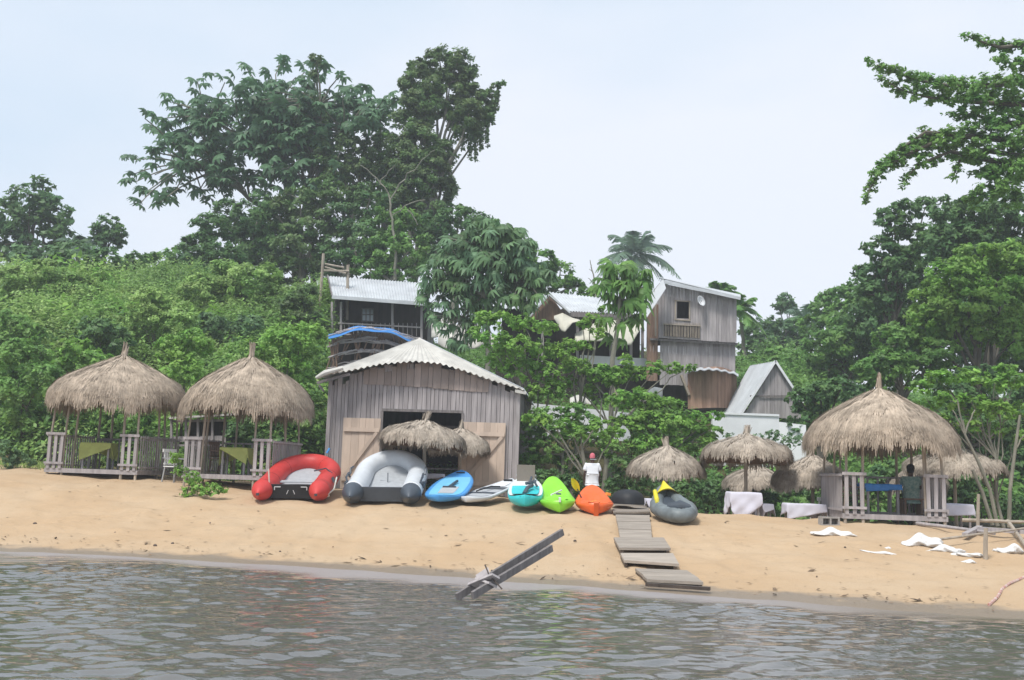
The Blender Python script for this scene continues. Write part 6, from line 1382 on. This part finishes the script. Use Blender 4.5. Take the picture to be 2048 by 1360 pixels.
    skin_body('shirt', [tuple(c * k for c in P[a]) for a in ks], [(ix[a], ix[b]) for a, b in (('hem', 'pel'), ('pel', 'wai'), ('wai', 'che'), ('che', 'col'), ('che', 'lsh'), ('che', 'rsh'), ('lsh', 'lse'), ('rsh', 'rse'))], [tuple(x * k for x in rr[a]) if hasattr(rr[a], '__len__') else rr[a] * k for a in ks], shirt_m, root, 1)
    V_ = [(0, 0, hz + .02)]; E_ = []; Q = [(.13, .10)]
    for n in 'lr':
        i = len(V_); a, b = Vector(P[n + 'hi']), Vector(P[n + 'kn']); V_ += [tuple(a), tuple(a.lerp(b, .5)), tuple(a.lerp(b, .85))]; Q += [.10, .088, .08]; E_ += [(0, i), (i, i + 1), (i + 1, i + 2)]
    skin_body('shorts', [tuple(c * k for c in v) for v in V_], E_, [tuple(x * k for x in q) if hasattr(q, '__len__') else q * k for q in Q], leg_m, root)
    hy, hzz = -.012 * k, (hz + .735) * k
    if cap:
        MB().lathe([(.086 * k, -.05), (.09 * k, 0), (.08 * k, .055), (.045 * k, .09), (.005, .10)], (0, hy, hzz), 18).build('cap', M['pink'], root, world=False, smooth=True)
        MB().sheet(lambda u, v: Vector(((u - .5) * .13, hy - .07 - .09 * v * (1 - (2 * u - 1) ** 2 * .4), hzz + .0 - .015 * v)), 8, 5, .006).build('cap_peak', M['pink'], root, world=False)
        MB().lathe([(.083 * k, -.08), (.088 * k, -.045)], (0, hy + .006, hzz), 18).build('hair', M['hair'], root, world=False)
    else: MB().lathe([(.06, -.12), (.092 * k, -.07), (.105 * k, 0), (.098 * k, .06), (.05 * k, .10), (.005, .11)], (0, hy + .018, hzz), 20, jig=lambda r, z, a: (r * (1 + .05 * math.sin(9 * a + z * 40)), z)).build('hair', M['hair'], root, world=False, smooth=False)
    for s in (-1, 1): MB().lathe([(.002, .009), (.009, .004), (.009, -.004), (.002, -.009)], (s * .03 * k, -.09 * k, (hz + .665) * k), 8).build('eye', M['offwhite'], root, world=False)
    MB().box((0, -.093 * k, (hz + .60) * k), (.045, .012, .01)).build('mouth', M['pink'], root, world=False)
    return root
p = at(1185, 910, 26.8); g = Gf(p.x, p.y); Hh = max(1.45, p.z - g)
pr = person('person in white shirt and pink cap standing behind the orange kayak', (p.x, p.y, g), R(184), Hh - .03, False, M['shirt'], M['denim'], True, 1)
MB().box((0, .150, 1.30), (.17, .004, .022)).build('shirt_print', M['deck_grey'], pr, world=False)
c = in_hut(PV3, .78, .15)
st = thing('bench', 'low wooden bench carrying the seated person in the right pavilion', 'bench', (c[0][0], c[0][1] , c[1]), (0, 0, R(0))); MB().box((0, 0, .38), (.5, .36, .04)).build('seat', M['brown_plank'], st, world=False)
for sx in (-1, 1): MB().box((sx * .2, 0, .18), (.05, .3, .36)).build('leg', M['brown_plank'], st, world=False)
person('person in a green patterned shirt sitting in the right pavilion, seen from behind', (c[0][0], c[0][1], c[1] + .0), R(165), 1.62, True, M['teal_shirt'], M['denim'], False, 2)

# twigs, leaves and shells washed up on the sand
rs = np.random.RandomState(91); vs = []; tt = []
for k in range(900):
    x = rs.uniform(-13, 11); ys = float(np.interp(x, XS, YS)); y = ys + (abs(rs.normal(1.0, .35)) if k % 2 else rs.uniform(.8, 9)); z = Gf(x, y) + .012; a = rs.uniform(0, 6.3); l_ = rs.uniform(.015, .06) * (2.2 if k % 9 == 0 else 1); w_ = l_ * rs.uniform(.15, .5)
    d = Vector((math.cos(a), math.sin(a), rs.uniform(-.1, .3))) * l_; s = Vector((-math.sin(a), math.cos(a), rs.uniform(-.3, .3))) * w_; c = Vector((x, y, z + .01))
    vs += [tuple(q) for q in (c - d, c + s, c + d, c - s)]; tt.append(rs.rand())
tag(np_mesh('beach_litter', np.array(vs), np.arange(len(vs)).reshape(-1, 4), mat('dry_litter', (.16, .11, .07), .9, .8, (3, 3, 3), .4), None, tt), 'dry leaves and twigs washed up on the sand', 'litter', kind='stuff')
# ------------------------------------------------------------------ thin damp air
hz = MB().box((0, 60, 23.5), (440, 300, 55)).build('haze', bpy.data.materials.new('haze'), None)
hm = hz.data.materials[0]; hm.use_nodes = True; nt = hm.node_tree; nt.nodes.clear()
o_ = N(nt, 'ShaderNodeOutputMaterial'); pv = N(nt, 'ShaderNodeVolumePrincipled'); pv.inputs['Color'].default_value = (.86, .92, 1, 1); pv.inputs['Density'].default_value = .0012; pv.inputs['Anisotropy'].default_value = 0
nt.links.new(pv.outputs[0], o_.inputs['Volume']); tag(hz, 'thin pale damp haze over the shore', 'haze', kind='stuff')
SC.cycles.volume_bounces = 1
